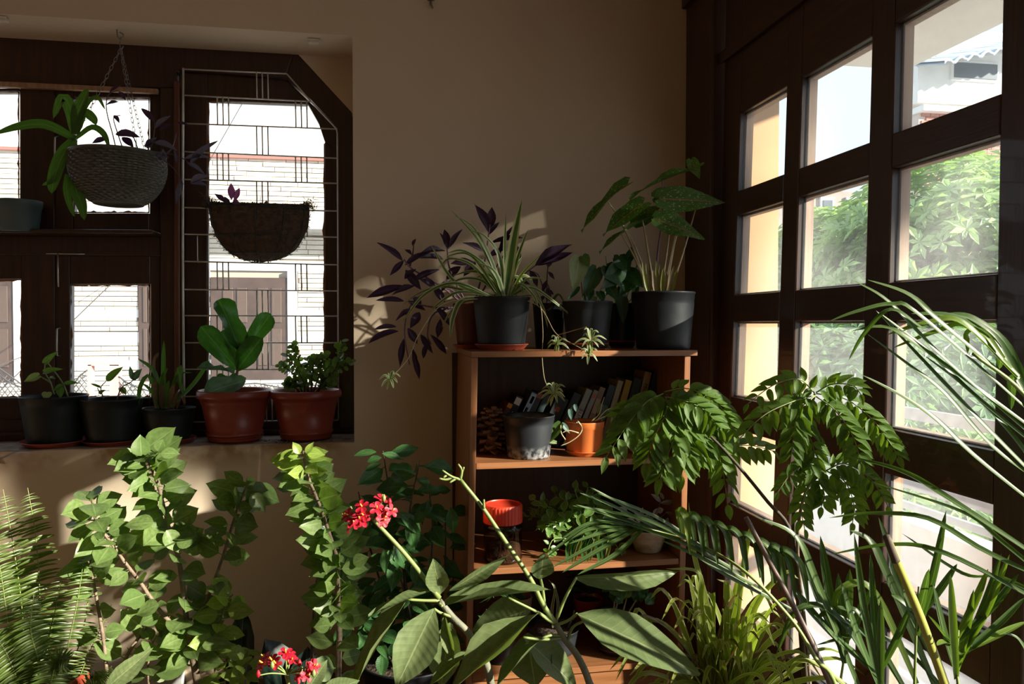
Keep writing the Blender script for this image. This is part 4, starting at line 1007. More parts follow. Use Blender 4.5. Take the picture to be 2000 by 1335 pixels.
PH = [((787, 510), (737, 473), 14), ((791, 518), (841, 491), 14), ((789, 508), (761, 538), 12), ((792, 527), (822, 566), 18), ((804, 549), (859, 525), 14), ((789, 558), (714, 581), 18), ((811, 558), (765, 574), 13), ((789, 588), (734, 585), 12), ((874, 488), (868, 446), 15), ((878, 484), (902, 447), 12), ((870, 490), (818, 492), 14), ((866, 507), (821, 500), 16), ((955, 455), (927, 397), 20), ((959, 447), (960, 404), 18), ((955, 458), (975, 433), 10), ((944, 492), (904, 473), 14), ((974, 503), (1004, 437), 10), ((959, 475), (1023, 463), 10), ((1011, 480), (1012, 521), 14), ((1044, 521), (1116, 473), 24), ((1051, 518), (1120, 492), 16), ((778, 647), (718, 669), 18), ((774, 638), (730, 641), 11), ((789, 660), (781, 717), 13), ((804, 678), (810, 720), 11), ((822, 653), (845, 691), 13), ((841, 653), (874, 692), 13), ((831, 606), (795, 586), 12), ((848, 597), (880, 636), 14), ((807, 603), (772, 624), 12), ((880, 515), (930, 512), 16), ((900, 520), (870, 545), 18), ((930, 510), (905, 540), 16), ((850, 560), (820, 545), 16), ((845, 560), (870, 590), 16), ((805, 580), (825, 600), 18), ((806, 480), (812, 466), 8), ((804, 498), (790, 485), 9), ((820, 610), (800, 640), 18), ((860, 570), (880, 545), 15), ((808, 690), (820, 742), 12), ((796, 640), (815, 672), 16), ((836, 670), (826, 700), 12), ((860, 622), (855, 660), 14), ((1035, 528), (1050, 560), 14), ((985, 560), (960, 530), 14), ((868, 478), (860, 455), 9), ((790, 545), (812, 525), 14), ((1000, 540), (1035, 555), 13), ((955, 500), (985, 485), 13)]
for b, tp, w in PH: leaf_px(t, b, tp, w, Yq - .04, L_purple, Yt=Yq - .04 + U(-.04, .03), shape='lance', fold=.4, droop=U(0, .12), roll=U(-.4, .4))
# spider plant
t, s, c, rt, h = potted('potted_spider_plant', 'black pot of arching white-edged spider plant at the front of the bookshelf top', 923, 1036, 580, 2.47, Z1, .80, black_pl, sauc=('red saucer under the spider plant', 106, brick_pl, .02))
Yq = 2.46
SP = [([(985, 580), (958, 505), (925, 445), (886, 420)], 9), ([(985, 578), (940, 480), (905, 435), (880, 410)], 7), ([(988, 575), (1002, 480), (1019, 390)], 21), ([(990, 572), (986, 490), (988, 414)], 8), ([(992, 575), (1012, 500), (1032, 446)], 9), ([(965, 577), (890, 552), (839, 474)], 10), ([(975, 577), (920, 500), (868, 500)], 10), ([(972, 578), (925, 520), (880, 505), (860, 520)], 10), ([(962, 580), (890, 553), (830, 575), (785, 630)], 11), ([(960, 582), (870, 560), (820, 572), (786, 596)], 9), ([(962, 584), (905, 585), (885, 620), (879, 660)], 12), ([(972, 586), (974, 570), (974, 590), (977, 617)], 9), ([(1000, 577), (1035, 562), (1070, 580), (1119, 619)], 10), ([(1000, 577), (1030, 560), (1050, 575), (1062, 613)], 9), ([(1000, 572), (1020, 535), (1058, 495)], 9), ([(1000, 578), (1020, 540), (1036, 545), (1040, 562)], 8), ([(988, 578), (1000, 545), (1016, 545), (1023, 578)], 11), ([(965, 582), (905, 590), (880, 610), (862, 640)], 8), ([(985, 576), (950, 520), (905, 490), (870, 495)], 10), ([(980, 576), (960, 540), (920, 530), (880, 540)], 11), ([(985, 576), (975, 500), (945, 460), (915, 450)], 9), ([(992, 576), (1005, 530), (1020, 500)], 10), ([(985, 580), (965, 530), (930, 512)], 12), ([(978, 580), (940, 548), (900, 545), (866, 565)], 10), ([(970, 580), (900, 570), (860, 590), (838, 612)], 9), ([(1002, 580), (1040, 578), (1060, 600), (1070, 640)], 8), ([(1000, 575), (1030, 545), (1070, 545)], 8), ([(990, 578), (985, 540), (970, 500)], 12), ([(994, 578), (1000, 530), (1005, 480)], 12), ([(982, 580), (950, 540), (925, 545)], 11), ([(995, 580), (1015, 555), (1040, 575), (1052, 600)], 9), ([(985, 582), (990, 560), (1005, 565), (1012, 590)], 9)]
for k, (p, w) in enumerate(SP): spider_leaf(t, p, w, Yq, Yq + ((-.02, .05, -.06, .02)[k % 4]))
for st in ([(1005, 578), (1050, 585), (1060, 640), (1059, 700), (1065, 745), (1079, 760)], [(1005, 578), (1055, 600), (1085, 650), (1120, 672), (1160, 693)], [(1085, 655), (1110, 648), (1145, 638)], [(960, 582), (868, 592), (820, 650), (797, 700), (766, 735)]): add_tube('runner', path_px(st, Yq - .02, Yq - .16), .0017, .0013, stem_p, t, 5, 20)
def plantlet(cx, cy, R, n, Y, dirs=(0, 6.28)):
    for k in range(n):
        a = dirs[0] + (dirs[1] - dirs[0]) * (k + .5) / n + U(-.2, .2); l = R * U(.6, 1.05)
        e = (cx + math.cos(a) * l, cy - math.sin(a) * l * .8 + 4); mid = (cx + math.cos(a) * l * .5, cy - math.sin(a) * l * .55 - 5)
        add_ribbon('plantlet_leaf', path_px([(cx, cy), mid, e], Y, Y + U(-.03, .03)), 6 * scale_at(cx, Y), L_spider if k % 3 else L_zebpale, t, n=8)
L_zebpale = leaf_mat('pale_plantlet_leaf', (0.5, 0.54, 0.3), (0.58, 0.6, 0.38), .4)
plantlet(1082, 768, 33, 13, Yq - .16); plantlet(1154, 664, 34, 11, Yq - .14); plantlet(1150, 692, 22, 6, Yq - .15); plantlet(1088, 672, 26, 8, Yq - .12); plantlet(762, 740, 22, 9, Yq - .16)
# small black pot behind with thin purple stems
t, s, c, rt, h = potted('potted_wandering_plant', 'black pot with thin drooping purplish stems behind the spider plant', 1040, 1104, 592, 2.64, Z1, .8, black_pl)
for st in ([(1068, 598), (1068, 555), (1070, 520)], [(1068, 598), (1074, 570), (1066, 548)], [(1072, 598), (1060, 560), (1050, 535), (1032, 528)]): add_tube('stem', path_px(st, 2.62), .0025, .0018, stem_v, t)
for b, tp, w in (((1070, 522), (1076, 502), 12), ((1070, 530), (1084, 545), 8), ((1068, 548), (1058, 570), 9), ((1068, 560), (1074, 590), 12), ((1068, 565), (1082, 575), 8), ((1066, 575), (1052, 590), 8)): leaf_px(t, b, tp, w, 2.61, L_grey if w > 10 else L_purple, shape='lance')
for st in ([(1075, 595), (1090, 575), (1102, 590)], [(1062, 595), (1050, 580), (1042, 600)]): add_ribbon('leaf', path_px(st, 2.61), .012, L_strap, t, n=8)
# pothos in a black pot
t, s, c, rt, h = potted('potted_pothos', 'black pot of heart-leaved pothos in the middle of the bookshelf top', 1098, 1197, 588, 2.47, Z1, .80, black_pl, sauc=('red saucer under the heart-leaved pothos', 84, brick_pl, .022))
for b, tp, w, m, r in (((1131, 505), (1120, 568), 40, L_pale, .0), ((1138, 500), (1152, 520), 22, L_pothos, .5), ((1165, 525), (1142, 582), 34, L_dark, .2), ((1160, 578), (1132, 590), 24, L_pale, 0), ((1185, 520), (1215, 556), 46, L_dark, 0), ((1212, 520), (1178, 565), 42, L_dark, -.3), ((1205, 505), (1225, 530), 30, L_dark, 0), ((1150, 560), (1150, 590), 22, L_dark, 0), ((1190, 560), (1205, 585), 24, L_dark, .3), ((1128, 560), (1110, 585), 14, L_dark, 0), ((1170, 570), (1180, 590), 20, L_dark, 0)):
    leaf_px(t, b, tp, w, 2.45, m, Yt=2.42, shape='heart', roll=r, nrm=V((0.2, -1, .4)))
for st in ([(1140, 592), (1135, 550), (1131, 506)], [(1150, 592), (1160, 550), (1166, 525)], [(1160, 592), (1180, 550), (1188, 520)], [(1150, 592), (1145, 540), (1138, 500)], [(1165, 592), (1200, 545), (1210, 515)]): add_tube('petiole', path_px(st, 2.48, 2.46), .002, .0014, stem_g, t)
# philodendron behind, between the pothos and the big pot
t, s, c, rt, h = potted('potted_philodendron', 'dark pot with a bluish hanging leaf behind the pothos on the bookshelf top', 1184, 1246, 592, 2.64, Z1, .82, mat('navy_pot', (0.015, 0.017, 0.03), (0.02, 0.023, 0.04), .35), sauc=('bright red saucer behind the pothos on the bookshelf top', 54, mat('bright_red_plastic', (0.42, 0.04, 0.035), None, .35), .026))
for b, tp, w, m, r in (((1222, 512), (1238, 478), 22, L_dark, .2), ((1210, 500), (1230, 530), 36, L_dark, 0), ((1225, 530), (1256, 560), 34, L_fig, .2), ((1208, 558), (1219, 629), 28, L_blue, 0), ((1243, 562), (1234, 597), 14, L_fig, .5), ((1232, 545), (1212, 575), 30, L_fig, 0), ((1238, 528), (1248, 510), 12, L_fig, .4), ((1196, 545), (1185, 575), 24, L_dark, 0)): leaf_px(t, b, tp, w, 2.58, m, Yt=2.53, shape='heart' if m is not L_blue else 'lance', roll=r, nrm=V((0.1, -1, .4)))
for st in ([(1212, 598), (1220, 550), (1222, 512)], [(1215, 598), (1212, 575), (1209, 558)], [(1218, 598), (1230, 560), (1226, 530)], [(1205, 598), (1188, 540), (1183, 500)], [(1220, 598), (1240, 575), (1243, 562)]): add_tube('petiole', path_px(st, 2.62, 2.58), .002, .0014, stem_g, t)
# caladium
t, s, c, rt, h = potted('potted_caladium', 'large black pot of speckled broad leaves on tall pale stalks next to the door', 1234, 1357, 570, 2.47, Z1, .84, black_pl)
Yq = 2.46
CAL = [((1360, 330), (1224, 366), 46, .9, L_cal, 0.03), ((1226, 359), (1126, 434), 40, .7, L_cal, -.02), ((1290, 388), (1420, 392), 50, .5, L_cal, -.03), ((1282, 428), (1380, 461), 48, .1, L_cal, -.05), ((1256, 397), (1178, 452), 50, .3, L_cal, -.05), ((1262, 428), (1163, 476), 30, .9, L_cal, .02), ((1240, 436), (1292, 396), 40, .0, L_cal, .05), ((1350, 312), (1366, 348), 24, .2, L_cal, -.02), ((1278, 385), (1330, 370), 30, .5, L_cal, .04)]
for b, tp, w, r, m, dy in CAL: leaf_px(t, b, tp, w, Yq + dy, m, Yt=Yq + dy - .03, shape='heart', roll=r, fold=.15, droop=.16, wave=.05)
for st, m in (([(1283, 570), (1284, 500), (1294, 420), (1294, 343)], stem_v), ([(1266, 570), (1235, 480), (1208, 425), (1187, 393)], stem_p), ([(1272, 570), (1248, 500), (1222, 445)], stem_p), ([(1300, 570), (1316, 480), (1328, 440)], stem_p), ([(1308, 570), (1335, 490), (1358, 410)], stem_p), ([(1290, 570), (1305, 470), (1310, 390)], stem_p), ([(1268, 570), (1238, 500), (1212, 455)], stem_p), ([(1278, 570), (1262, 470), (1255, 430)], stem_p), ([(1296, 570), (1312, 490), (1320, 455)], stem_p)): add_tube('stalk', path_px(st, Yq), .005 if m is stem_p else .004, .0018, m, t, 7, 12)
for k in range(11):
    x = 1266 + k * 4.6; add_ribbon('sheath', path_px([(x, 572), (x + (x - 1289) * .25, 545), (x + (x - 1289) * .5, 505 + (k * 7) % 25)], Yq - .015 + .01 * (k % 3)), 9 * scale_at(x, Yq), stem_p if k % 2 else stem_y, t, fold=.6, n=8)

# ---------------------------------------------------------------- first shelf: books, cone, pots
def text_mesh(txt, size):
    cu = bpy.data.curves.new('lettering', 'FONT'); cu.body = txt; cu.size = size; cu.align_x = 'CENTER'; cu.align_y = 'CENTER'; cu.extrude = .0003; cu.resolution_u = 2
    o = bpy.data.objects.new('tmp', cu); COL.objects.link(o)
    me = bpy.data.meshes.new_from_object(o.evaluated_get(bpy.context.evaluated_depsgraph_get())); bpy.data.objects.remove(o); return me
paper = mat('page_paper', (0.55, 0.48, 0.36), (0.48, 0.41, 0.3), .9, 40)
def book(label, xt, yt, wpx, ang, col, txt=None, tcol=(.8, .8, .75), tsize=.6, tpos=.35, blocks=(), depth=.115, Yb=2.60, rev=False):
    top = PY(xt, yt, Yb); a = math.radians(ang); w = wpx * scale_at(xt, Yb) * math.cos(a) * 1.02; H = (top.z - Z2 - .004) / math.cos(a) - w * .5 * math.tan(a)
    up = V((math.sin(a), 0, math.cos(a))); rt_ = V((math.cos(a), 0, -math.sin(a)))
    base = top - up * H; bc = mat('book_%02d' % len([1 for m in MATS if m.startswith('book_')]), col, tuple(x * .8 for x in col), .45, 20)
    t = thing('book', label, 'book', base + V((0, depth / 2, 0)), 'books on the upper shelf')
    def bx(name, x0, x1, y0, y1, z0, z1, m, par, bw=.0012):
        v = [base + rt_ * x + V((0, y, 0)) + up * z for z in (z0, z1) for x, y in ((x0, y0), (x1, y0), (x1, y1), (x0, y1))]
        o = part(name, v, [(0, 3, 2, 1), (4, 5, 6, 7), (0, 1, 5, 4), (1, 2, 6, 5), (2, 3, 7, 6), (3, 0, 4, 7)], m, par, None, False)
        if bw: bevel(o, bw)
        return o
    bx('spine', -w / 2, w / 2, 0, .003, 0, H, bc, t); bx('front_cover', w / 2 - .0016, w / 2, .003, depth, 0, H, bc, t, 0); bx('back_cover', -w / 2, -w / 2 + .0016, .003, depth, 0, H, bc, t, 0)
    bx('pages', -w / 2 + .0017, w / 2 - .0017, .0035, depth - .003, .003, H - .003, paper, t, 0)
    for z0, z1, x0, x1, c in blocks: bx('spine_panel', -w / 2 + w * x0, -w / 2 + w * x1, -.0006, .001, H * z0, H * z1, mat('panel_%d_%d_%d' % tuple(int(q * 99) for q in c), c, None, .5), t, 0)
    if txt:
        me = text_mesh(txt, w * tsize); o = bpy.data.objects.new('lettering', me); COL.objects.link(o); o.parent = t; ORG[o.name] = ORG[t.name]
        me.materials.clear(); me.materials.append(mat('ink_%d_%d_%d' % tuple(int(q * 99) for q in tcol), tcol, None, .5))
        ex, ey = (-up, rt_) if not rev else (up, -rt_); ez = ex.cross(ey)
        o.matrix_basis = Matrix.Translation(base + up * H * (1 - tpos) + V((0, -.0012, 0)) - ORG[t.name]) @ Matrix((ex, ey, V((0, -1, 0)))).transposed().to_4x4()
    return t
book('thin dark book with orange spine top, first of the leaning row', 998, 787, 11, 27, (.10, .02, .02), blocks=((.90, .99, .05, .95, (.6, .25, .02)),))
book('black book with a pale square at the top of its spine', 1016, 774, 16, 26, (.012, .012, .014), 'CO CRE', (.8, .8, .78), .5, .42, ((.84, .97, .1, .9, (.62, .6, .56)),))
book('book with light blue spine and a dark winged figure', 1045, 766, 14, 26, (.05, .06, .08), None, blocks=((.35, .98, .08, .95, (.30, .45, .62)), (.80, .93, .35, .80, (.02, .02, .03)), (.62, .72, .2, .6, (.02, .02, .03))))
book('narrow dark book with a red band at the top of its spine', 1057, 767, 12, 26, (.03, .03, .035), None, blocks=((.90, .99, .02, .98, (.28, .06, .04)),))
book('dark teal book leaning behind the empty black pot', 1070, 770, 13, 25, (.018, .035, .04))
book('thick black book with a small red ornament on its spine', 1100, 776, 27, 25, (.012, .012, .015), None, blocks=((.70, .80, .30, .65, (.30, .05, .03)),))
book('black book with slanted grey lettering beside the SILEN book', 1129, 768, 17, 25, (.014, .015, .018), 'NEVERWHERE', (.5, .5, .48), .42, .42)
book('grey-green book lettered SILEN behind the orange pot', 1152, 760, 13, 24, (.30, .33, .29), 'SILEN', (.02, .02, .02), .8, .45, ((.0, .62, .02, .98, (.60, .58, .54)),))
book('slim grey book with a small red mark next to the SILEN book', 1165, 762, 10, 23, (.30, .30, .29), None, blocks=((.86, .94, .2, .8, (.5, .12, .06)),))
book('book with a brown picture spine next to the slim grey one', 1178, 756, 12, 21, (.26, .16, .10), None, blocks=((.55, .8, .1, .9, (.42, .28, .2)),))
book('navy blue book in the middle of the leaning row', 1197, 752, 15, 19, (.015, .02, .05))
book('cream coloured slim book beside the yellow one', 1213, 743, 11, 17, (.44, .38, .25))
book('yellow book in the leaning row', 1229, 742, 13, 16, (.52, .36, .03), None)
book('dark book with faint lettering beside the yellow one', 1247, 738, 17, 15, (.02, .025, .03), 'UNCL', (.28, .30, .32), .6, .35)
book('tan book with bold black lettering near the end of the row', 1267, 726, 14, 14, (.45, .28, .17), 'MICHAEL MOO', (.02, .015, .01), .8, .42)
book('dark grey book at the end of the row by the side panel', 1287, 727, 20, 13, (.025, .027, .03), None)
# pine cone
pc = PY(962, 890, 2.52); rpc = 29 * scale_at(962, 2.52); hpc = 88 * scale_at(962, 2.52)
cone_m = mat('pine_cone_brown', (0.10, 0.05, 0.03), (0.20, 0.11, 0.06), .7, 30, .4, 60)
t = thing('pine_cone', 'large brown pine cone standing at the shelf side beside the black pot', 'pine cone', V((pc.x, 2.52, Z2)))
v, f, uv = lathe([(rpc * .2, .006), (rpc * .45, hpc * .2), (rpc * .5, hpc * .5), (rpc * .3, hpc * .85), (.004, hpc * .95)], V((pc.x, 2.52, Z2)), 12); part('core', v, f, cone_m, t, uv)
sm = new_mesh('cone_scale', [(-.12, 0, -.03), (.12, 0, -.03), (.5, .7, .05), (0, 1, .22), (-.5, .7, .05), (-.12, 0, .08), (.12, 0, .08), (.45, .7, .22), (0, .98, .42), (-.45, .7, .22)], [(0, 1, 2, 3, 4), (9, 8, 7, 6, 5), (1, 6, 7, 2), (2, 7, 8, 3), (3, 8, 9, 4), (4, 9, 5, 0)], None, False); sm.materials.append(cone_m)
for k in range(46):
    q = (k + .5) / 46; a = k * 2.399; rr0 = rpc * (.35 + .65 * math.sin(math.pi * (.12 + .80 * q)) ** .8); d = V((math.cos(a), math.sin(a), -.05 + 1.3 * q)).normalized(); sx = V((-math.sin(a), math.cos(a), 0)); n_ = sx.cross(d)
    o = bpy.data.objects.new('cone_scale', sm); COL.objects.link(o); o.parent = t; ORG[o.name] = ORG[t.name]; l = rr0 * .80
    o.matrix_basis = Matrix.Translation(d * rr0 * .35 + V((0, 0, hpc * (.07 + .85 * q)))) @ Matrix((sx, d, n_)).transposed().to_4x4() @ Matrix.Diagonal((l * .95, l, l * 1.3, 1))
# black soil-filled pot with pale scuffs around its foot
def scuffed():
    m, nt, b = nodes_of('scuffed_black_plastic')
    tc_ = nt.nodes.new('ShaderNodeTexCoord'); sp = nt.nodes.new('ShaderNodeSeparateXYZ'); nt.links.new(tc_.outputs['Object'], sp.inputs[0])
    lo = ramp(nt, sp.outputs[2], .045, .0); nz = ramp(nt, noise_tex(nt, 60, 6), .40, .62)
    mu = nt.nodes.new('ShaderNodeMath'); mu.operation = 'MULTIPLY'; nt.links.new(lo, mu.inputs[0]); nt.links.new(nz, mu.inputs[1])
    nt.links.new(mixrgb(nt, mu.outputs[0], (.016, .018, .022), (.42, .42, .42)), b.inputs['Base Color']); b.inputs['Roughness'].default_value = .45
    return m
t, s, c, rt, h = potted('soil_pot', 'black pot of bare soil with pale scuffed foot on the shelf with books', 981, 1084, 809, 2.45, Z2, .80, scuffed(), soil=mat('dry_soil', (.07, .045, .03), (.2, .14, .09), .95, 70, 1, 90), cat='pot')
# orange pot with a small vine
t, s, c, rt, h = potted('potted_vine', 'orange pot with a curling little vine in front of the books', 1101, 1181, 821, 2.46, Z2, .84, orange_pl, 'plain', sauc=('orange saucer under the little vine pot', 76, orange_pl, .016), soil=mat('bark_mulch', (.16, .07, .03), (.3, .15, .07), .95, 60, 1, 80))
Yq = 2.40
for st in ([(1128, 822), (1137, 835), (1130, 850), (1112, 863), (1095, 870)], [(1130, 845), (1110, 840), (1098, 845)], [(1104, 858), (1096, 845), (1095, 830)], [(1155, 822), (1170, 808), (1175, 790), (1180, 775)], [(1160, 822), (1195, 808), (1222, 806)], [(1165, 820), (1185, 800), (1205, 795)]): add_tube('stem', path_px(st, Yq, Yq), .0024, .0016, stem_p, t)
for b, tp, w, m in (((1094, 828), (1066, 868), 22, L_pothos), ((1085, 864), (1056, 861), 9, L_pale), ((1098, 828), (1115, 846), 11, L_blue), ((1180, 793), (1176, 825), 18, L_blue), ((1172, 788), (1166, 810), 10, L_pale), ((1198, 815), (1197, 842), 10, L_pale), ((1113, 800), (1117, 822), 10, L_blue), ((1123, 790), (1126, 806), 8, L_blue), ((1128, 824), (1134, 834), 8, L_blue), ((1185, 803), (1200, 800), 7, L_pale), ((1218, 803), (1235, 790), 20, L_pothos), ((1226, 800), (1205, 830), 24, L_pothos), ((1250, 775), (1268, 800), 20, L_fig), ((1240, 782), (1255, 775), 12, L_fig), ((1235, 795), (1262, 815), 20, L_new)): leaf_px(t, b, tp, w, Yq + .01, m, shape='heart')
t, s, c, rt, h = potted('potted_vine', 'orange pot half hidden behind drooping curry leaves on the shelf with books', 1217, 1296, 816, 2.50, Z2, .84, orange_pl, 'plain', sauc=('orange saucer under the half hidden pot behind curry leaves', 84, orange_pl, .016))
for b, tp, w in (((1235, 820), (1222, 795), 16), ((1250, 820), (1255, 785), 20), ((1265, 820), (1285, 792), 18), ((1240, 815), (1212, 825), 15), ((1272, 818), (1300, 815), 16)): leaf_px(t, b, tp, w, 2.48, L_pothos, shape='heart')

# ---------------------------------------------------------------- second shelf: jar, peperomia, clay pot
jp = PY(982, 1103, 2.44); k_ = scale_at(982, 2.44); rjar = 38 * k_; zj = Z3; hj = PY(982, 1016, 2.44).z - Z3
t = thing('glass_jar', 'clear plastic jar with ribbed red screw lid and a sprig inside', 'jar', V((jp.x, 2.44, zj)))
m_, nt_, b_ = nodes_of('brown_clear_jar'); nt_.nodes.remove(b_)
tr_ = nt_.nodes.new('ShaderNodeBsdfTransparent'); tr_.inputs[0].default_value = (.62, .5, .42, 1); gl_ = nt_.nodes.new('ShaderNodeBsdfGlossy'); gl_.inputs['Roughness'].default_value = .06
mx_ = nt_.nodes.new('ShaderNodeMixShader')
nt_.links.new(schlick(nt_), mx_.inputs[0]); nt_.links.new(tr_.outputs[0], mx_.inputs[1]); nt_.links.new(gl_.outputs[0], mx_.inputs[2]); nt_.links.new(mx_.outputs[0], nt_.nodes['Material Output'].inputs[0])
cj = V((jp.x, 2.44, zj + .0005))
v, f, uv = lathe([(rjar * .9, 0), (rjar, .008), (rjar * 1.02, .012), (rjar * 1.0, .02), (rjar * 1.0, hj * .80), (rjar * 1.03, hj * .83), (rjar * .98, hj * .90), (rjar * .86, hj * .96), (rjar * .84, hj * 1.0)], cj, 40); part('jar_body', v, f[:-1], m_, t, uv)
hl_ = PY(982, 983, 2.44).z - Z3; redlid = mat('red_lid_plastic', (0.72, 0.05, 0.025), (0.78, 0.07, 0.03), .4, 20)
rl = 38 * k_
def ridge(r, z, a, i, j): return r + (.0012 if (i % 2 == 0 and 0 < j < 3) else 0)
v, f, uv = lathe([(rl * .96, hj * .97), (rl, hj * .975), (rl, hl_ - .006), (rl * .97, hl_), (rl * .86, hl_ + .001), (rl * .84, hl_ - .002), (.002, hl_ - .002)], cj, 72, ridge); part('lid', v, f, redlid, t, uv, False)
v, f, uv = lathe([(rjar * .9, .004), (rjar * .93, .03), (rjar * .9, hj * .38), (rjar * .5, hj * .42), (.004, hj * .4)], cj, 20); part('soil', v, f, soil_m, t, uv)
for st in ([(980, 1070), (978, 1050), (972, 1035)], [(985, 1070), (990, 1050), (1000, 1040)]): add_tube('sprig', path_px(st, 2.43), .0014, .001, stem_g, t)
for b, tp in (((976, 1045), (966, 1052)), ((974, 1036), (985, 1030)), ((988, 1052), (1000, 1055)), ((998, 1042), (1006, 1033)), ((980, 1056), (970, 1062)), ((992, 1048), (984, 1040))): leaf_px(t, b, tp, 8, 2.42, L_boug, shape='ovate')
t, s, c, rt, h = potted('potted_peperomia', 'bushy pot plant with small cream-edged leaves on the shelf beside the jar', 1090, 1170, 1052, 2.50, Z3, .8, black_pl, sauc=('terracotta saucer under the bushy cream-edged plant', 96, terra_pl, .018))
rp = random.Random(8)
for k in range(30):
    x0 = 1130 + rp.uniform(-25, 25); a = rp.uniform(-1.15, 1.15); l = rp.uniform(70, 150); e = (1112 + math.sin(a) * l * .72 + rp.uniform(-10, 10), 1050 - math.cos(a) * l * .85 + 15)
    p = [PY(x0, 1055, 2.50), PY((x0 + e[0]) / 2, (1055 + e[1]) / 2 - 12, 2.47), PY(e[0], e[1], 2.44 + rp.uniform(-.05, .05))]
    add_tube('stem', p, .002, .0012, stem_g, t, 5); leafy(t, p, L_pep, 'ovate_p', .040, .026, .35, 1.0, 9, up=.4, petiole=.2, droop=.2)
for p in ([(1150, 1060), (1175, 1045), (1200, 1060), (1215, 1085)], [(1140, 1060), (1085, 1050), (1070, 1080), (1075, 1100)]):
    p = path_px(p, 2.46, 2.40); add_tube('stem', p, .002, .0012, stem_g, t, 5); leafy(t, p, L_pep, 'ovate_p', .032, .02, .2, 1, 10, petiole=.2)
for k in range(9): add_ribbon('leaf', path_px([(1190 - k * 9, 1052), (1188 - k * 10, 1075), (1182 - k * 10 + (k % 3) * 5, 1096 + (k * 5) % 14)], 2.38), .014, L_grass if k % 3 == 0 else L_fig, t, n=8)
t, s, c, rt, h = potted('potted_inch_plant', 'small pale weathered clay pot with pink and white striped leaves', 1227, 1304, 1030, 2.46, Z3, .66, clay_m, 'clay')
for b, tp, w in (((1290, 980), (1273, 963), 11), ((1290, 982), (1322, 984), 13), ((1287, 990), (1292, 1003), 14), ((1300, 1000), (1325, 1012), 11), ((1286, 992), (1275, 1010), 11), ((1302, 985), (1318, 975), 9), ((1225, 1003), (1208, 990), 16), ((1250, 1020), (1240, 1000), 12), ((1262, 1020), (1268, 1000), 12), ((1275, 1020), (1262, 1008), 11), ((1305, 1010), (1300, 1030), 10), ((1240, 1020), (1222, 1012), 12), ((1253, 1008), (1256, 990), 9), ((1296, 975), (1288, 960), 8)): leaf_px(t, b, tp, w, 2.43, L_zeb, shape='lance', fold=.4)
for st in ([(1266, 1030), (1278, 1005), (1290, 980)], [(1270, 1030), (1295, 1005), (1303, 1000)], [(1255, 1030), (1240, 1015), (1225, 1003)]): add_tube('stem', path_px(st, 2.44), .002, .0015, stem_v, t)

# ---------------------------------------------------------------- third shelf
t, s, c, rt, h = potted('soil_pot', 'black pot with dry stubs on the low shelf behind the broad leaves', 1030, 1133, 1222, 2.50, Z4, .8, black_pl, cat='pot')
for st in ([(1080, 1225), (1078, 1200), (1082, 1180)], [(1110, 1225), (1118, 1205), (1122, 1190)], [(1118, 1210), (1128, 1200)]): add_tube('stem', path_px(st, 2.5), .003, .002, stem_b, t)
for pts in ([(1080, 1225), (1078, 1190), (1084, 1150), (1070, 1130)], [(1085, 1225), (1090, 1180), (1083, 1140)]): add_ribbon('leaf', path_px(pts, 2.49), .01, L_spider, t)
t, s, c, rt, h = potted('potted_ivy', 'black pot of curly green leaves on the low shelf', 1160, 1243, 1195, 2.46, Z4, .82, black_pl, sauc=('dark terracotta saucer under the curly-leaved plant on the low shelf', 70, terra_pl, .02))
rp = random.Random(6)
for k in range(34):
    a = rp.uniform(-1.5, 1.5); l = rp.uniform(15, 48); bx_ = 1228 + math.sin(a) * l * .9; by_ = 1168 - math.cos(a) * l; e = (bx_ + rp.uniform(-16, 16), by_ + rp.uniform(-8, 26))
    leaf_px(t, (bx_, by_), e, rp.uniform(22, 34), 2.43 + rp.uniform(-.05, .05), L_ivy, shape='heart', roll=rp.uniform(-.6, .6), wave=.12, fold=.3)
for st in ([(1200, 1200), (1205, 1180), (1212, 1160)], [(1215, 1200), (1222, 1175), (1228, 1150)], [(1225, 1200), (1240, 1175), (1250, 1160)], [(1195, 1200), (1200, 1180), (1196, 1165)]): add_tube('stem', path_px(st, 2.45), .003, .002, stem_p, t)
t, s, c, rt, h = potted('potted_herb', 'brick-red pot with dark leaves at the back of the low shelf', 1120, 1178, 1165, 2.66, Z4, .8, terra_pl, 'plain')
leafy(t, path_px([(1145, 1168), (1140, 1140), (1130, 1120)], 2.65), L_dark, 'ovate_p', .05, .03, .1, 1, 12, petiole=.2)
t, s, c, rt, h = potted('potted_herb', 'tan clay pot with grassy leaves at the side of the low shelf', 985, 1040, 1162, 2.62, Z4, .7, mat('tan_clay', (.34, .22, .10), (.28, .17, .08), .8, 8), 'clay')
for k in range(16): x = 1010 + U(-18, 18); add_ribbon('leaf', path_px([(x, 1168), (x - U(5, 35), 1155), (x - U(10, 70), 1180 - U(0, 40))], 2.58), .008, L_shrub, t, n=8)
t, s, c, rt, h = potted('potted_herb', 'dark pot of pale drooping leaves at the front of the low shelf', 940, 1010, 1240, 2.46, Z4, .8, black_pl)
for b, tp, w in (((960, 1225), (985, 1195), 22), ((965, 1225), (935, 1200), 18), ((945, 1215), (935, 1235), 14), ((975, 1230), (990, 1250), 18), ((960, 1220), (950, 1190), 16), ((970, 1225), (1010, 1225), 18)): leaf_px(t, b, tp, w, 2.44, L_dark, shape='ovate')
# ---------------------------------------------------------------- plants standing on the floor
def below(px, py, Y, z=0.0):      # a floor point under that pixel
    p = PY(px, py, Y); return V((p.x, Y, z))
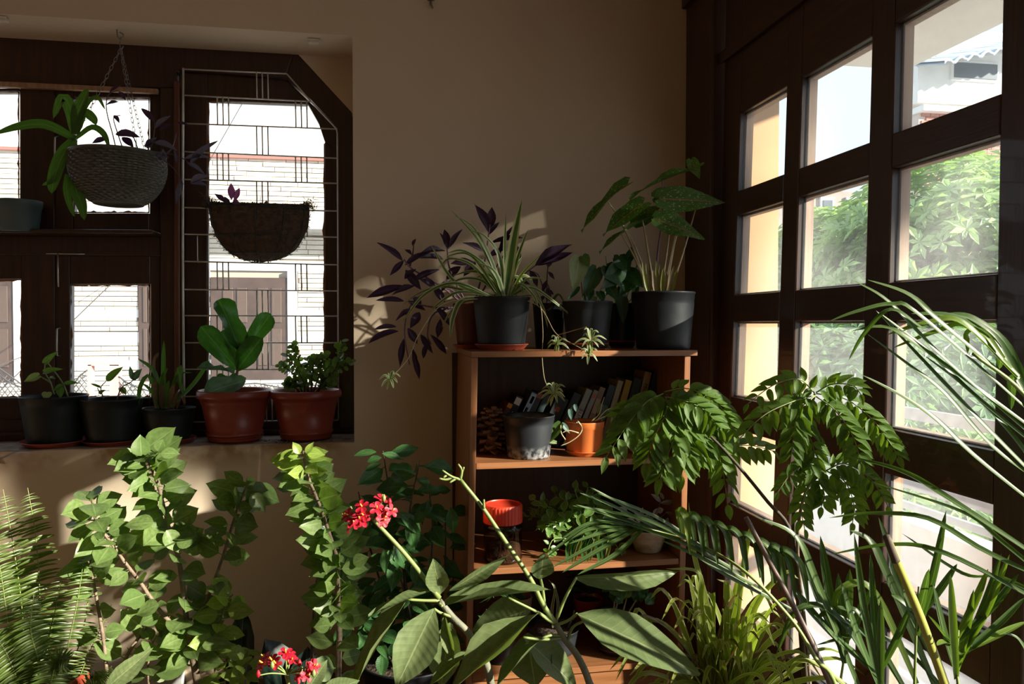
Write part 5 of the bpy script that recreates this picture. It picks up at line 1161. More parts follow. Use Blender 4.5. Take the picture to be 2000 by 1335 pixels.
# Boston fern at the frame's edge
Yf_ = 2.35
cfn = below(60, 1400, Yf_)
t, s = floor_pot('potted_fern', 'tall feathery fern with upright fronds in front of the wall under the sill', cfn, .15, .26, terra_pl, style='terra')
def fern_frond(pts, Y, pinna_px=34, n=44, m=L_fern, single=True, Y2=None):
    p = path_px(pts, Y, Y2); v, f, uv = tube(p, .0022, .0008, 5, 20); fr_ = part('frond', v, f, stem_g, t, uv)
    sp = smooth_path(p, 60); L = pinna_px * scale_at(pts[0][0], Y); side0 = None
    for k in range(n):
        s_ = .12 + .87 * k / n; i = min(int(s_ * 60), 59); q = sp[i]; tg = (sp[i + 1] - sp[i]).normalized()
        sd = tg.cross((CAM - q).normalized() * .8 + V((.25, 0, .3))).normalized(); l = L * (math.sin(math.pi * (.18 + .78 * s_)) ** .7) * U(.85, 1.1)
        for sg in (-1, 1):
            if not single and RND.random() < .08: continue
            d = (sd * sg + tg * .25 + V((0, -.15, -.12 + U(-.1, .1)))).normalized()
            leaf(fr_, q, q + d * l, l * .17, m, 'pinna', droop=.5, fold=.1, wave=0, name='pinna')
FR = [([(52, 1400), (44, 1200), (25, 1060), (6, 955)], 40, 0), ([(75, 1400), (78, 1180), (70, 1050), (54, 952)], 38, 0), ([(88, 1400), (96, 1260), (108, 1190), (121, 1118)], 34, .0), ([(95, 1400), (128, 1280), (152, 1170), (166, 1070)], 34, -.05), ([(45, 1400), (20, 1250), (5, 1140), (-10, 1050)], 40, -.05), ([(70, 1400), (60, 1250), (52, 1150), (36, 1060)], 40, .06), ([(60, 1400), (35, 1330), (10, 1270), (-20, 1230)], 40, -.08), ([(100, 1400), (150, 1330), (176, 1270), (218, 1180)], 20, .0), ([(100, 1400), (160, 1240), (180, 1090), (186, 1040)], 24, .06), ([(80, 1400), (100, 1330), (112, 1290), (140, 1285)], 36, -.1), ([(66, 1400), (75, 1300), (60, 1230), (66, 1160)], 38, -.08), ([(110, 1400), (172, 1345), (200, 1325), (218, 1300)], 24, -.08)]
for k, (p, w, dy) in enumerate(FR): fern_frond(p, Yf_ + dy, w, 36 if len(p) > 3 and w > 30 else 28, Y2=Yf_ + dy - .05)

# bougainvillea with several thorny branches
Yb_ = 2.30
c_ = below(390, 1400, Yb_)
t, s = floor_pot('bougainvillea_plant', 'branching leafy plant on thorny brown stems under the window', c_, .17, .10, terra_pl, cat='plant', style='terra')
BR = {
 'trunk': ([(392, 1405), (386, 1335), (374, 1265), (368, 1235)], .0115, .010),
 'a': ([(368, 1240), (363, 1197), (350, 1095), (333, 1042), (310, 951), (290, 900), (278, 880)], .0085, .003),
 'b': ([(370, 1250), (340, 1222), (310, 1189), (276, 1140), (242, 1095), (212, 1053), (188, 1019), (180, 975)], .007, .0028),
 'c': ([(370, 1245), (390, 1205), (409, 1159), (435, 1087), (454, 1023), (470, 975), (482, 948)], .006, .0026),
 'd': ([(216, 1405), (204, 1265), (189, 1170), (181, 1125), (176, 1090)], .0055, .003),
 'e': ([(225, 1405), (242, 1295), (280, 1231), (303, 1190)], .0055, .004),
 'f': ([(310, 1405), (290, 1335), (292, 1275), (305, 1240)], .004, .002),
 'g': ([(415, 1405), (420, 1300), (425, 1240), (440, 1180), (455, 1160)], .003, .0018),
 'h': ([(430, 1405), (440, 1330), (438, 1290)], .003, .002),
 'i': ([(500, 1405), (482, 1350), (480, 1310), (484, 1270)], .003, .002)}
paths = {}
for k, (p, r0, r1) in BR.items():
    dy = {'b': -.05, 'c': .04, 'd': .02, 'e': .05}.get(k, 0); pp = path_px(p, Yb_, Yb_ + dy); paths[k] = pp
    add_tube('branch', pp, r0, r1, stem_b, t, 7)
th = MB(); rt_h = random.Random(2)
for k in 'abcde':
    sp = smooth_path(paths[k], 50)
    for i in range(2, 50, 2):
        tg = (sp[i] - sp[i - 1]).normalized(); e = tg.orthogonal().normalized(); a = rt_h.uniform(0, 6.3); d = (Matrix.Rotation(a, 3, tg) @ e) + tg * .5
        v, f, uv = tube([sp[i], sp[i] + d.normalized() * rt_h.uniform(.008, .018)], .0016, .0004, 4, 2); th.add(v, f)
th.part('thorn', stem_b, t, True, None, 'stuff')
LB, WB = .080, .062
kw = dict(up=.15, out=1.0, jitter=.25, face=.72, petiole=.2, droop=.14, fold=.12, wave=.03)
leafy(t, paths['a'], L_boug, 'ovate_p', LB, WB, .42, 1.0, 66, **kw)
leafy(t, paths['b'], L_boug, 'ovate_p', LB, WB, .62, 1.0, 30, **kw); leafy(t, paths['b'], L_boug, 'ovate_p', LB * .9, WB * .9, .2, .62, 12, **kw)
leafy(t, paths['c'], L_boug, 'ovate_p', LB, WB, .48, 1.0, 28, **kw); leafy(t, paths['c'], L_boug, 'ovate_p', LB, WB, .0, .45, 9, **kw)
leafy(t, paths['d'], L_boug, 'ovate_p', LB * .85, WB * .85, .70, 1.0, 13, **kw); leafy(t, paths['d'], L_boug, 'ovate_p', LB * .85, WB * .85, .2, .7, 6, **kw)
leafy(t, paths['e'], L_boug, 'ovate_p', LB, WB, .2, 1.0, 7, **kw); leafy(t, paths['trunk'], L_boug, 'ovate_p', LB * 1.1, WB * 1.1, .45, 1.0, 14, **kw)
leafy(t, paths['a'], L_boug, 'ovate_p', LB * 1.05, WB * 1.05, .02, .4, 14, **kw); leafy(t, paths['f'], L_boug, 'ovate_p', LB * .8, WB * .8, .3, 1.0, 9, **kw)
leafy(t, paths['g'], L_new, 'ovate_p', LB * .85, WB * .85, .3, 1.0, 18, **kw); leafy(t, paths['h'], L_new, 'ovate_p', LB * .9, WB * .8, .4, 1.0, 9, **kw); leafy(t, paths['i'], L_new, 'ovate_p', LB * .8, WB * .75, .55, 1.0, 10, **kw)
for b, tp, w in (((276, 890), (274, 848), 36), ((308, 880), (318, 857), 22), ((315, 885), (352, 885), 26), ((325, 1035), (350, 1080), 34), ((205, 1235), (245, 1225), 34), ((300, 1020), (240, 1022), 34), ((345, 1060), (385, 1050), 34), ((310, 1180), (263, 1198), 34), ((395, 1260), (458, 1255), 30), ((480, 945), (500, 938), 28), ((490, 965), (520, 1000), 32)): leaf_px(t, b, tp, w, Yb_ - .06, L_boug, shape='ovate', droop=.2)

# second bougainvillea: one dense leafy column
c_ = below(665, 1400, 2.08)
t, s = floor_pot('bougainvillea_plant', 'single upright column of dense light green leaves between window and bookshelf', c_, .15, .10, terra_pl, cat='plant', style='terra')
p = path_px([(668, 1405), (661, 1335), (663, 1216), (660, 1170), (658, 1095), (643, 1042), (627, 993), (601, 928), (592, 880)], 2.08, 2.06); add_tube('branch', p, .009, .003, stem_b, t, 7)
leafy(t, p, L_boug, 'ovate_p', .072, .057, .26, .9, 96, **kw); leafy(t, p, L_new, 'ovate_p', .07, .046, .86, 1.0, 16, **kw); leafy(t, p, L_boug, 'ovate_p', .075, .055, .08, .3, 12, **kw)
for b, tp, w in (((585, 885), (573, 862), 18), ((598, 885), (612, 862), 14), ((600, 885), (635, 886), 24), ((582, 890), (562, 890), 14), ((668, 1110), (722, 1110), 32), ((640, 1150), (610, 1150), 34), ((690, 1100), (720, 1085), 30), ((645, 1220), (612, 1222), 34)): leaf_px(t, b, tp, w, 2.02, L_new if b[1] < 900 else L_boug, shape='ovate', droop=.2)
p2 = path_px([(608, 1405), (610, 1270), (614, 1190), (620, 1130), (628, 1100)], 2.28); add_tube('branch', p2, .006, .004, stem_d, t, 6)

# dark shrub with ribbed leaves behind
c_ = below(800, 1400, 2.44)
t, s = floor_pot('leafy_shrub', 'dark shrub of ribbed pointed leaves standing beside the bookshelf', c_, .16, .2, black_pl, cat='plant')
SH = [[(800, 1400), (800, 1200), (770, 1020), (748, 880)], [(805, 1400), (830, 1200), (845, 1050), (838, 950)], [(795, 1400), (760, 1200), (720, 1060), (700, 960)], [(802, 1400), (790, 1150), (800, 1000), (820, 900)], [(798, 1400), (745, 1250), (690, 1150), (660, 1000)], [(805, 1400), (850, 1250), (868, 1120), (870, 1000)], [(800, 1400), (810, 1250), (780, 1120), (760, 1040)], [(800, 1400), (770, 1300), (720, 1230), (700, 1200)]]
for k, p in enumerate(SH):
    p = path_px(p, 2.42 + .02 * (k % 3), 2.34 + .04 * (k % 3)); add_tube('stem', p, .005, .0018, stem_d, t, 6)
    leafy(t, p, L_shrub, 'lance_p', .088, .046, .3, 1.0, 19, up=-.05, face=.7, petiole=.2, droop=.3, jitter=.3, fold=.25, wave=.05)
for b, tp, w in (((735, 882), (690, 886), 16), ((745, 885), (790, 895), 15), ((745, 893), (715, 900), 16), ((745, 905), (710, 918), 14), ((780, 1000), (828, 1042), 28), ((800, 1010), (812, 1076), 30), ((740, 1040), (700, 1058), 40), ((750, 1070), (752, 1122), 18), ((880, 990), (887, 1043), 26), ((830, 1000), (806, 1020), 24), ((770, 1060), (800, 1115), 30), ((810, 1090), (815, 1150), 24)): leaf_px(t, b, tp, w, 2.28, L_shrub, shape='lance', droop=.2)

# rubber plant: three dark leaves low down
c_ = below(530, 1420, 2.45)
t, s = floor_pot('rubber_plant', 'dark glossy rubber plant low beside the wall behind the red flower', c_, .13, .06, black_pl, cat='plant')
add_tube('stem', [c_ + V((0, 0, .03)), PY(520, 1380, 2.45), PY(500, 1340, 2.44)], .008, .006, stem_d, t)
for b, tp, w, r in (((468, 1335), (472, 1190), 56, -.25), ((575, 1375), (520, 1248), 84, .3), ((500, 1345), (420, 1330), 50, 0), ((590, 1385), (600, 1265), 70, .2)): leaf_px(t, b, tp, w, 2.43, L_rub, shape='strapleaf', roll=r, fold=.12, droop=.06, wave=.0)

# jatropha in the foreground: broad leaves, bud stalk and red flowers
Yj = 1.48
c_ = below(1000, 1500, Yj)
t, s = floor_pot('jatropha_plant', 'foreground plant with broad smooth leaves, bare bud stalk and red flower head', c_, .16, .30, terra_pl, cat='plant', style='terra')
jstem = mat('jatropha_stem', (0.13, 0.19, 0.05), (0.18, 0.23, 0.07), .5, 15); jold = mat('jatropha_old_stem', (0.10, 0.11, 0.075), (0.16, 0.16, 0.11), .7, 30, .3, 60)
add_tube('stem', [c_ + V((.02, 0, .25)), PY(1160, 1400, Yj), PY(1151, 1333, Yj), PY(1127, 1279, Yj), PY(1103, 1248, Yj), PY(1084, 1215, Yj)], .0085, .0055, jold, t, 8)
add_tube('stem', [c_ + V((-.02, 0, .25)), PY(960, 1340, Yj), PY(925, 1250, Yj), PY(885, 1205, Yj), PY(858, 1172, Yj)], .0085, .0055, jold, t, 8)
add_tube('bud_stalk', path_px([(1084, 1215), (1060, 1179), (1036, 1130), (987, 1057), (945, 994), (899, 936)], Yj, Yj - .03), .0052, .0036, jstem, t, 8)
for p in ([(899, 936), (882, 930), (864, 918)], [(899, 936), (902, 918), (895, 906)], [(884, 931), (872, 936), (858, 934)], [(874, 926), (866, 932)], [(902, 920), (906, 912)], [(890, 934), (878, 942)], [(945, 992), (945, 975)]): add_tube('bud_branch', path_px(p, Yj - .03, Yj - .035), .003, .0018, jstem, t, 6)
add_tube('flower_stalk', path_px([(858, 1167), (820, 1117), (783, 1072), (741, 1027), (728, 1012)], Yj, Yj - .05), .005, .0035, jstem, t, 8)
for b, n1, w, r, tp, m_, sh in (
    ((1124, 1127), None, 44, .95, (1338, 1127), L_jat, 'L1'), ((1127, 1198), None, 96, -.1, (1372, 1308), L_jat, 'L2'), ((1052, 1197), None, 86, .55, (868, 1350), L_jat, 'L3'),
    ((862, 1182), None, 46, -.7, (1073, 1140), L_jat, 'L4'), ((1056, 1130), None, 46, .4, (1062, 1080), L_jat, 'L5'), ((878, 1152), None, 26, .8, (996, 1084), L_jat, 'L6'),
    ((1022, 1244), None, 66, .0, (1132, 1342), L_jat, 'L7'), ((1040, 1188), None, 80, .2, (920, 1228), L_jat, 'L8'), ((848, 1188), None, 84, -.2, (772, 1345), L_jat, 'L9'),
    ((796, 1170), None, 60, .8, (682, 1340), L_jat, 'L10'), ((845, 1153), None, 30, .9, (718, 1196), L_jat, 'L11'), ((868, 1200), None, 26, .6, (886, 1296), L_jat, 'L12'),
    ((925, 1268), None, 34, .5, (832, 1342), L_jat, 'L13'), ((860, 1160), None, 46, -.3, (846, 1092), L_jat, 'L14'), ((1058, 1245), None, 40, .7, (962, 1345), L_jat, 'L15'),
    ((1030, 1235), None, 90, .3, (1045, 1345), L_jat, 'L16'), ((880, 1215), None, 70, .2, (860, 1345), L_jat, 'L17'), ((925, 1240), None, 60, .3, (1005, 1215), L_jat, 'L18')):
    big = sh in ('L1', 'L2', 'L3', 'L9')
    dy = {'L1': (0, -.03), 'L2': (-.02, -.12), 'L3': (-.02, -.10), 'L7': (.03, .05), 'L8': (.06, .10), 'L9': (-.02, -.06), 'L16': (.08, .05), 'L17': (.08, .05), 'L18': (.1, .1)}.get(sh, (0, -.03))
    leaf_px(t, b, tp, w, Yj + dy[0], m_, Yt=Yj + dy[1], shape='lance', roll=r, fold=.12 if sh == 'L2' else .28, droop=.16 if sh == 'L1' else .06, wave=.035)
for p in ([(1084, 1217), (1105, 1165), (1126, 1127)], [(1086, 1220), (1108, 1212), (1128, 1197)], [(1084, 1217), (1070, 1210), (1052, 1196)], [(1082, 1212), (1040, 1190), (993, 1167)], [(1065, 1195), (1060, 1150), (1056, 1130)], [(1100, 1245), (1060, 1248), (1022, 1244)], [(858, 1172), (860, 1180), (864, 1183)], [(858, 1172), (830, 1172), (796, 1170)], [(885, 1205), (866, 1198)], [(885, 1205), (860, 1196), (848, 1188)], [(925, 1250), (926, 1260), (925, 1268)], [(1095, 1240), (1075, 1240), (1058, 1246)], [(1108, 1253), (1118, 1225), (1140, 1212)]): add_tube('petiole', path_px(p, Yj, Yj - .01), .0034, .0026, jstem, t, 6)
L_red = leaf_mat('red_petal', (0.50, 0.012, 0.035), (0.60, 0.03, 0.06), .3, tint=(1, .6, .6), rough=.5); yel = mat('yellow_stamen', (0.75, 0.38, 0.04), None, .6)
def flower_head(px, py, Y, R, n, seed, spread=1.0):
    r = random.Random(seed); o = PY(px, py, Y); k = scale_at(px, Y)
    for i in range(n):
        a = r.uniform(-.25, math.pi + .25); l = R * r.uniform(.35, 1.0); e = (px + math.cos(a) * l * 1.15 * spread, py - math.sin(a) * l * .9); q = PY(e[0], e[1], Y + r.uniform(-.03, .02))
        add_tube('pedicel', [o, o.lerp(q, .55) + V((0, 0, .003)), q], .0016, .0011, jstem, t, 5)
        ax = (q - o).normalized() * .7 + (CAM - q).normalized() * .5 + V((0, 0, .2)); ax.normalize()
        if i % 3 == 2:
            v, f, uv = lathe([(.001, 0), (.0035, .004), (.004, .008), (.0015, .014)], q - V((0, 0, .004)), 8); part('bud', v, f, L_red if i % 2 else jstem, t, uv); continue
        e1 = ax.orthogonal().normalized(); e2 = ax.cross(e1); fl = None
        v, f, uv = tube([q + ax * .002, q + ax * .011], .0018, .0012, 5, 2); fl = part('flower', v, f, yel, t, uv)
        for j in range(5):
            b_ = j * 2 * math.pi / 5 + r.uniform(-.2, .2); d = (e1 * math.cos(b_) + e2 * math.sin(b_) + ax * .25).normalized()
            leaf(fl, q, q + d * 15 * k, 9.5 * k, L_red, 'obov', nrm=ax, droop=.25, name='petal')
flower_head(728, 1012, Yj - .05, 46, 18, 4); flower_head(706, 1030, Yj - .05, 26, 5, 9)

# second jatropha, nearer, at the bottom edge
Yk = 1.42
c_ = below(560, 1560, Yk)
t, s = floor_pot('jatropha_plant', 'foreground plant whose dark red flower head rises at the bottom edge', c_, .14, .26, terra_pl, cat='plant', style='terra')
add_tube('stem', [c_ + V((0, 0, .22)), PY(570, 1420, Yk), PY(566, 1345, Yk), PY(560, 1318, Yk)], .006, .004, jstem, t, 8)
flower_head(560, 1316, Yk, 52, 18, 12)
for b, tp, w, r in (((205, 1345), (294, 1270), 40, .6), ((600, 1345), (640, 1290), 30, .5), ((620, 1360), (700, 1325), 40, .3)): leaf_px(t, b, tp, w, Yk, L_jat, shape='lance', roll=r)
add_tube('petiole', [c_ + V((0, 0, .22)), PY(400, 1420, Yk), PY(205, 1346, Yk)], .004, .003, jstem, t, 6); add_tube('petiole', [c_ + V((0, 0, .22)), PY(590, 1400, Yk), PY(600, 1346, Yk)], .004, .003, jstem, t, 6); add_tube('petiole', [c_ + V((0, 0, .22)), PY(600, 1410, Yk), PY(620, 1361, Yk)], .004, .003, jstem, t, 6)

# wall socket board low on the wall
a_ = PY(152, 1284, YW); b_ = PY(362, 1400, YW)
t = thing('socket_board', 'white electrical socket board low on the wall behind the fern and branches', 'socket', V(((a_.x + b_.x) / 2, YW - .02, b_.z)))
swh = mat('white_switch_plastic', (.62, .61, .60), (.66, .65, .64), .35, 5); blk = mat('socket_hole', (.01, .01, .01), None, .6)
box('mounting_box', (a_.x, YW - .022, b_.z), (b_.x, YW - .0005, a_.z), swh, t, .006)
box('cover_plate', (a_.x + .008, YW - .026, b_.z + .008), (b_.x - .075, YW - .0215, a_.z - .008), swh, t, .003)
for x, y, r in ((267, 1303, 4), (260, 1315, 3.2), (268, 1324, 4.2), (164, 1315, 3.5), (166, 1328, 4.5), (252, 1326, 3.2), (178, 1322, 3), (276, 1313, 3)):
    p = PY(x, y, YW - .027); k = scale_at(x, YW); v, f, uv = lathe([(r * k, 0), (r * k, .0015)], (0, 0, 0), 14); part('socket_hole', [V((q.x, -q.z, q.y)) + p for q in v], f, blk, t)

# curry leaf plants
def curry_frond(t, pts, Y, Y2=None, n=9, size=42, w=.44, droop=.2):
    p = path_px(pts, Y, Y2); v, f, uv = tube(p, .0018, .0010, 5, 18); fr_ = part('frond', v, f, stem_g, t, uv)
    sp = smooth_path(p, 40); k = scale_at(pts[0][0], Y)
    for i in range(n):
        s_ = .12 + .86 * i / (n - 1); j = min(int(s_ * 40), 39); q = sp[j]; tg = (sp[j + 1] - sp[j]).normalized()
        sd = tg.cross((CAM - q).normalized() + V((0, 0, .5))).normalized(); l = size * k * (.62 + .5 * math.sin(math.pi * min(1, s_ * .85 + .1)))
        for sg in ((-1, 1) if i < n - 1 else (0,)):
            d = (sd * sg * .85 + tg * .55 + V((U(-.1, .1), U(-.3, .1), -.45))).normalized()
            leaf(fr_, q + d * l * .06, q + d * l, l * w * U(.85, 1.1), L_curry, 'ovate_p' if False else 'ovate', nrm=UPV * .5 + (CAM - q).normalized() * .6 + V((U(-.4, .4), 0, U(-.3, .3))), droop=droop, fold=.25, name='leaflet')
c_ = below(1545, 1480, 1.72)
t, s = floor_pot('curry_leaf_plant', 'curry leaf plant with thin dark stems and drooping feather fronds by the door', c_, .15, .24, terra_pl, cat='plant', style='terra')
add_tube('stem', path_px([(1580, 1450), (1565, 1250), (1552, 1100), (1540, 1028), (1500, 980), (1456, 926), (1420, 885), (1388, 852), (1345, 815), (1312, 785), (1296, 765)], 1.72, 1.88), .006, .0025, stem_d, t, 7, 40)
add_tube('stem', path_px([(1585, 1450), (1568, 1250), (1552, 1080), (1550, 1000), (1560, 900), (1578, 820), (1592, 768)], 1.73, 1.62), .0055, .003, stem_d, t, 7, 30)
add_tube('stem', path_px([(1590, 1450), (1575, 1250), (1558, 1080), (1565, 990), (1585, 940), (1612, 919)], 1.74, 1.60), .005, .003, stem_b, t, 7, 30)
CF = [([(1296, 765), (1340, 758), (1390, 778), (1420, 812), (1438, 850)], 1.97, 1.92, 12, 40), ([(1296, 768), (1262, 785), (1225, 830), (1182, 895)], 1.97, 1.90, 11, 50), ([(1300, 770), (1300, 805), (1275, 860), (1262, 905)], 1.97, 1.90, 9, 52), ([(1310, 780), (1335, 820), (1345, 870), (1330, 930)], 1.97, 1.9, 10, 50), ([(1330, 800), (1370, 830), (1400, 860), (1412, 920), (1422, 990)], 1.97, 1.92, 12, 46), ([(1312, 785), (1280, 790), (1235, 800), (1205, 815)], 1.98, 1.95, 7, 44), ([(1350, 820), (1375, 850), (1365, 900)], 1.97, 1.93, 8, 48), ([(1388, 852), (1425, 868), (1470, 870), (1510, 880)], 1.98, 1.95, 8, 40), ([(1320, 790), (1320, 840), (1300, 900), (1290, 935)], 1.95, 1.88, 8, 52), ([(1300, 775), (1330, 780), (1375, 800), (1408, 840)], 1.95, 1.9, 9, 44),
      ([(1592, 768), (1560, 740), (1510, 752), (1458, 790)], 1.97, 1.93, 8, 34), ([(1594, 766), (1625, 750), (1664, 752), (1682, 770)], 1.98, 1.96, 7, 34), ([(1594, 768), (1650, 778), (1700, 815), (1735, 860), (1756, 893)], 1.97, 1.92, 12, 38), ([(1592, 772), (1562, 800), (1550, 850), (1543, 908)], 1.97, 1.92, 9, 42), ([(1590, 772), (1545, 785), (1490, 812), (1436, 865)], 1.97, 1.93, 9, 40), ([(1594, 774), (1630, 800), (1665, 850), (1682, 905)], 1.97, 1.9, 10, 42), ([(1590, 780), (1575, 830), (1590, 880), (1580, 925)], 1.96, 1.9, 9, 40),
      ([(1612, 919), (1580, 905), (1545, 925), (1518, 962)], 1.97, 1.94, 10, 30), ([(1612, 919), (1650, 905), (1700, 935), (1736, 990)], 1.97, 1.93, 11, 34), ([(1612, 919), (1580, 950), (1565, 990), (1572, 1035)], 1.97, 1.93, 8, 34), ([(1614, 919), (1650, 940), (1668, 985), (1665, 1022)], 1.97, 1.92, 9, 36), ([(1612, 919), (1600, 930), (1610, 965), (1604, 990)], 1.96, 1.92, 7, 36)]
for p, y, y2, n, sz in CF:
    far = p[0][0] < 1400
    curry_frond(t, p, y - .09 if far else 1.62, y2 - .09 if far else (1.50 if p[-1][0] > 1650 else 1.57), n, sz)

# arching striped grass plant
c_ = below(1410, 1450, 1.72)
t, s = floor_pot('potted_grass', 'clump of long arching yellow-green striped leaves in front of the door', c_, .14, .18, black_pl)
rg = random.Random(14)
for k in range(135):
    x0 = 1410 + rg.uniform(-40, 40); a = rg.gauss(0, .85); l = rg.uniform(110, 300) * (1 - .12 * abs(a)); dr = rg.uniform(10, 110) * (abs(a) + .25)
    p0 = (x0, 1385 + rg.uniform(-10, 20)); p1 = (x0 + math.sin(a) * l * .45, 1385 - math.cos(a) * l * .62); p2 = (x0 + math.sin(a) * l * .85, 1385 - math.cos(a) * l * .92 + dr * .2); p3 = (x0 + math.sin(a) * l * 1.12, 1385 - math.cos(a) * l * .92 + dr)
    add_ribbon('leaf', path_px([p0, p1, p2, p3], 1.72, 1.72 + rg.uniform(-.25, .03)), rg.uniform(8, 14) * scale_at(1410, 1.72), L_grass if rg.random() < .9 else L_dry, t, n=12)
for pts in ([(1420, 1380), (1380, 1180), (1355, 1080), (1345, 980)], [(1430, 1380), (1440, 1200), (1460, 1060), (1470, 1020)], [(1400, 1380), (1370, 1200), (1365, 1120), (1300, 1110)], [(1390, 1380), (1345, 1260), (1315, 1180), (1290, 1150)], [(1440, 1380), (1470, 1200), (1530, 1120), (1560, 1130)], [(1420, 1380), (1430, 1240), (1425, 1150), (1400, 1130)], [(1380, 1380), (1290, 1250), (1245, 1190), (1235, 1260)]): add_ribbon('leaf', path_px(pts, 1.70, 1.66), .015, L_grass, t, n=16)

# areca palm
Ya = 1.15
c_ = below(1800, 1600, Ya)
t, s = floor_pot('areca_palm', 'tall areca palm with long drooping fronds in front of the glazed door', c_, .17, .30, terra_pl, cat='palm', style='terra')
def pl_(pts, w, Y, Y2=None, m=None, par=None, prof='leaflet', n=18, name='leaflet'):
    return add_ribbon(name, path_px(pts, Y, Y2), w * scale_at(pts[0][0], Y), m or L_palm, par or t, prof=prof, n=n, fold=.45)
add_tube('cane', [c_ + V((.02, .0, .26)), PY(1870, 1420, Ya), PY(1845, 1335, Ya), PY(1798, 1206, Ya), PY(1758, 1111, Ya), PY(1733, 1052, Ya)], .0085, .0065, stem_y, t, 8)
add_tube('cut_tip', path_px([(1750, 1096), (1742, 1075), (1731, 1046)], Ya - .001), .0072, .0062, stem_d, t, 8)
add_tube('cane', [c_ + V((-.05, .05, .26)), PY(1640, 1400, Ya + .1), PY(1616, 1322, Ya + .1), PY(1558, 1199, Ya + .12), PY(1503, 1097, Ya + .14), PY(1457, 1010, Ya + .15)], .0065, .0045, mat('purple_brown_cane', (.10, .07, .06), (.15, .10, .08), .5, 14), t, 8)
# low frond sweeping towards the bookshelf
Y0, Y1 = 1.20, 1.40
fr1 = add_tube('frond', [c_ + V((-.04, 0, .27)), PY(1640, 1360, Y0), PY(1594, 1286, Y0), PY(1543, 1206, Y0 + .03), PY(1449, 1111, Y0 + .06), PY(1340, 1052, Y1), PY(1238, 1026, Y1)], .0045, .0018, stem_g, t, 6, 40)
for pts, w in (([(1238, 1026), (1160, 1020), (1062, 1092)], 9), ([(1262, 1030), (1180, 1000), (1118, 987)], 8), ([(1290, 1036), (1200, 990), (1132, 962)], 9), ([(1320, 1044), (1200, 1010), (1124, 985)], 9), ([(1238, 1026), (1150, 1035), (1068, 1080)], 9), ([(1245, 1026), (1170, 1060), (1078, 1108)], 10), ([(1255, 1028), (1170, 1075), (1098, 1118)], 11), ([(1240, 1028), (1180, 1040), (1110, 1062)], 9), ([(1340, 1050), (1240, 1000), (1150, 950)], 9), ([(1250, 1030), (1160, 1020), (1085, 1060)], 8), ([(1370, 1066), (1280, 1010), (1165, 962)], 10), ([(1258, 1032), (1200, 1085), (1128, 1122)], 11)): pl_(pts, w, Y1 - .01, Y1 - .04, par=fr1)
for k, x in enumerate((1322, 1345, 1368, 1392, 1418, 1446, 1475, 1500, 1522)):
    y = 1048 + (x - 1330) * .50; pl_([(x + 12, y + 6), (x + 4, y - 45 - k * 3), (x + 18 + k * 3, y - 32 - k), (x + 26 + k * 4, y + 40)], 15, Y1 - .02 - k * .01, Y1 - .06 - k * .01, L_palmb if k in (0,) else L_palm, fr1)
for k, x in enumerate((1400, 1450, 1500, 1545)):
    y = 1085 + (x - 1400) * .72; pl_([(x, y), (x - 120, y - 62), (x - 250 + k * 20, y - 95 - k * 4)], 11, Y1 - .05, Y1 - .02, par=fr1)
# large frond reaching in from the side
Yr = 1.05
fr2 = add_tube('frond', [c_ + V((.06, -.02, .28)), PY(2120, 1400, 1.05), PY(2150, 1150, 1.02), PY(2100, 920, Yr), PY(2000, 770, Yr), PY(1900, 690, Yr)], .007, .0025, stem_g, t, 6, 30)
for pts, w, m in (([(2040, 800), (1846, 639), (1778, 578), (1694, 546)], 13, L_palm), ([(2040, 830), (1800, 620), (1744, 595), (1677, 608), (1618, 628)], 12, L_palm), ([(2060, 870), (1913, 763), (1778, 666), (1728, 639), (1662, 646)], 13, L_palm), ([(2090, 980), (1947, 881), (1846, 770), (1778, 716), (1694, 652)], 12, L_palm), ([(2090, 1040), (1913, 900), (1829, 821), (1761, 774), (1680, 730)], 13, L_palm), ([(2070, 910), (1900, 770), (1812, 686), (1714, 608)], 12, L_palm), ([(2060, 890), (1846, 703), (1738, 592), (1668, 548)], 10, L_palm), ([(2090, 1000), (1940, 850), (1829, 733), (1711, 606)], 12, L_palm), ([(1800, 640), (1740, 605), (1690, 650), (1657, 704)], 10, L_palm), ([(1990, 740), (1880, 632), (1812, 632), (1731, 654)], 17, L_palmb), ([(1990, 735), (1890, 640), (1830, 648), (1742, 680)], 14, L_palmb), ([(2000, 760), (1940, 660), (1860, 620), (1780, 612)], 20, L_palm), ([(2010, 790), (1965, 680), (1900, 625), (1850, 612)], 22, L_palm), ([(1960, 700), (1920, 650), (1890, 650), (1890, 690)], 14, L_palmb), ([(2030, 820), (1985, 720), (1960, 690), (1952, 720)], 22, L_palm), ([(2060, 860), (2010, 760), (1980, 740), (1975, 800)], 22, L_palm), ([(2090, 1030), (2000, 880), (1900, 770), (1800, 690)], 12, L_palm)):
    pl_(pts, w, Yr, Yr + .04, m, fr2)
# leaflets crossing the lower panes
fr3 = add_tube('frond', [c_ + V((.05, .02, .28)), PY(2080, 1500, 1.10), PY(2160, 1300, 1.05), PY(2130, 1160, 1.06), PY(2030, 1080, 1.10)], .006, .003, stem_g, t, 6, 30)
for pts, w in (([(2060, 1140), (1921, 1075), (1812, 1013), (1703, 1003), (1618, 1011)], 14), ([(2060, 1110), (1848, 970), (1758, 919), (1652, 890)], 14), ([(2060, 1190), (1848, 1082), (1740, 1064), (1618, 1083)], 13), ([(2080, 1160), (1960, 1060), (1880, 1000), (1700, 940)], 11), ([(2080, 1190), (1960, 1130), (1880, 1120), (1760, 1040)], 11)): pl_(pts, w, 1.08, 1.36, par=fr3)
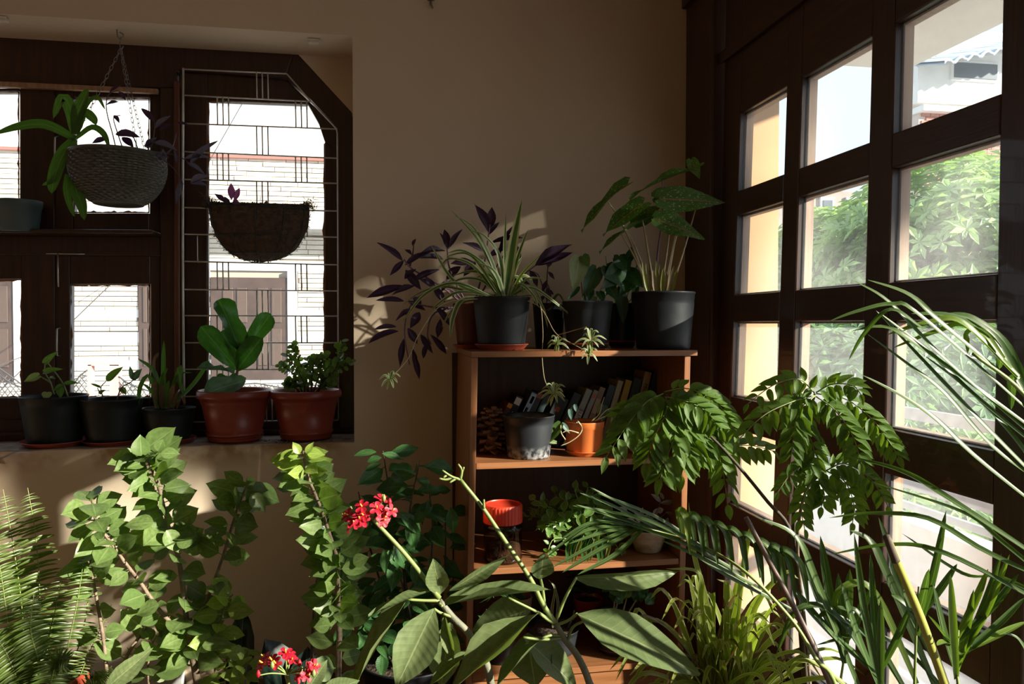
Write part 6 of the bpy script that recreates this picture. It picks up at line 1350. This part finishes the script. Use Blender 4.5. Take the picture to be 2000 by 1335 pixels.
# upright young fronds in the corner of the frame
for base, tips, Y in (((1868, 1300), [(1856, 1119), (1822, 1140), (1902, 1150), (1956, 1080), (1972, 1082), (2002, 1166), (2005, 1213), (1812, 1200), (1830, 1260), (1990, 1120), (1930, 1110)], 1.12), ((1790, 1215), [(1848, 996), (1840, 1048), (1765, 1150), (1815, 1110), (1870, 1100), (1740, 1160)], 1.28), ((1650, 1270), [(1602, 1045), (1637, 1118), (1570, 1080), (1660, 1110), (1550, 1150), (1700, 1150)], 1.40), ((1720, 1330), [(1668, 1040), (1640, 1130), (1700, 1080), (1720, 1170), (1590, 1200), (1630, 1240), (1780, 1180)], 1.30)):
    fr4 = add_tube('frond', [c_ + V((U(-.05, .05), U(-.03, .05), .27)), PY(base[0] - 5, 1400, Y), PY(*base, Y), PY(base[0] + 4, base[1] - 70, Y)], .004, .0015, stem_g, t, 6, 12)
    for j, tp in enumerate(tips):
        b_ = (base[0] + (tp[0] - base[0]) * .03, base[1] + 25 - j * 8); md = ((b_[0] + tp[0]) / 2 + (tp[0] - base[0]) * .10, (b_[1] + tp[1]) / 2 - 6)
        pl_([b_, md, tp], 15 if Y != 1.40 else 18, Y, Y + U(-.06, .03), L_palmb if (j % 2 == 0 and Y < 1.25) else L_palm, fr4, 'leaflet' if Y != 1.40 else 'strap', 12)
for pts, w, m in (([(1790, 1335), (1720, 1180), (1680, 1140), (1636, 1160), (1630, 1210)], 18, L_palmb), ([(1900, 1420), (1790, 1290), (1700, 1240), (1590, 1260)], 13, L_palm), ([(1760, 1400), (1640, 1210), (1560, 1190), (1515, 1280)], 15, L_palm), ([(1880, 1400), (1770, 1180), (1740, 1080), (1716, 1010)], 16, L_palm), ([(1850, 1400), (1735, 1130), (1700, 1060), (1660, 1035)], 18, L_palm), ([(1700, 1400), (1600, 1150), (1555, 1050), (1480, 1010)], 14, L_palm), ([(1800, 1400), (1700, 1250), (1620, 1200), (1596, 1210)], 14, L_palm), ([(1990, 1400), (2010, 1300), (1990, 1250), (1960, 1235)], 10, L_palm), ([(1810, 1420), (1690, 1215), (1650, 1190), (1600, 1185)], 12, L_palm), ([(1720, 1420), (1640, 1330), (1570, 1290), (1530, 1325)], 12, L_grass)):
    pl_(pts, w, 1.34 if pts[0][0] < 1950 else 1.12, 1.36 if pts[0][0] < 1950 else 1.12, m)
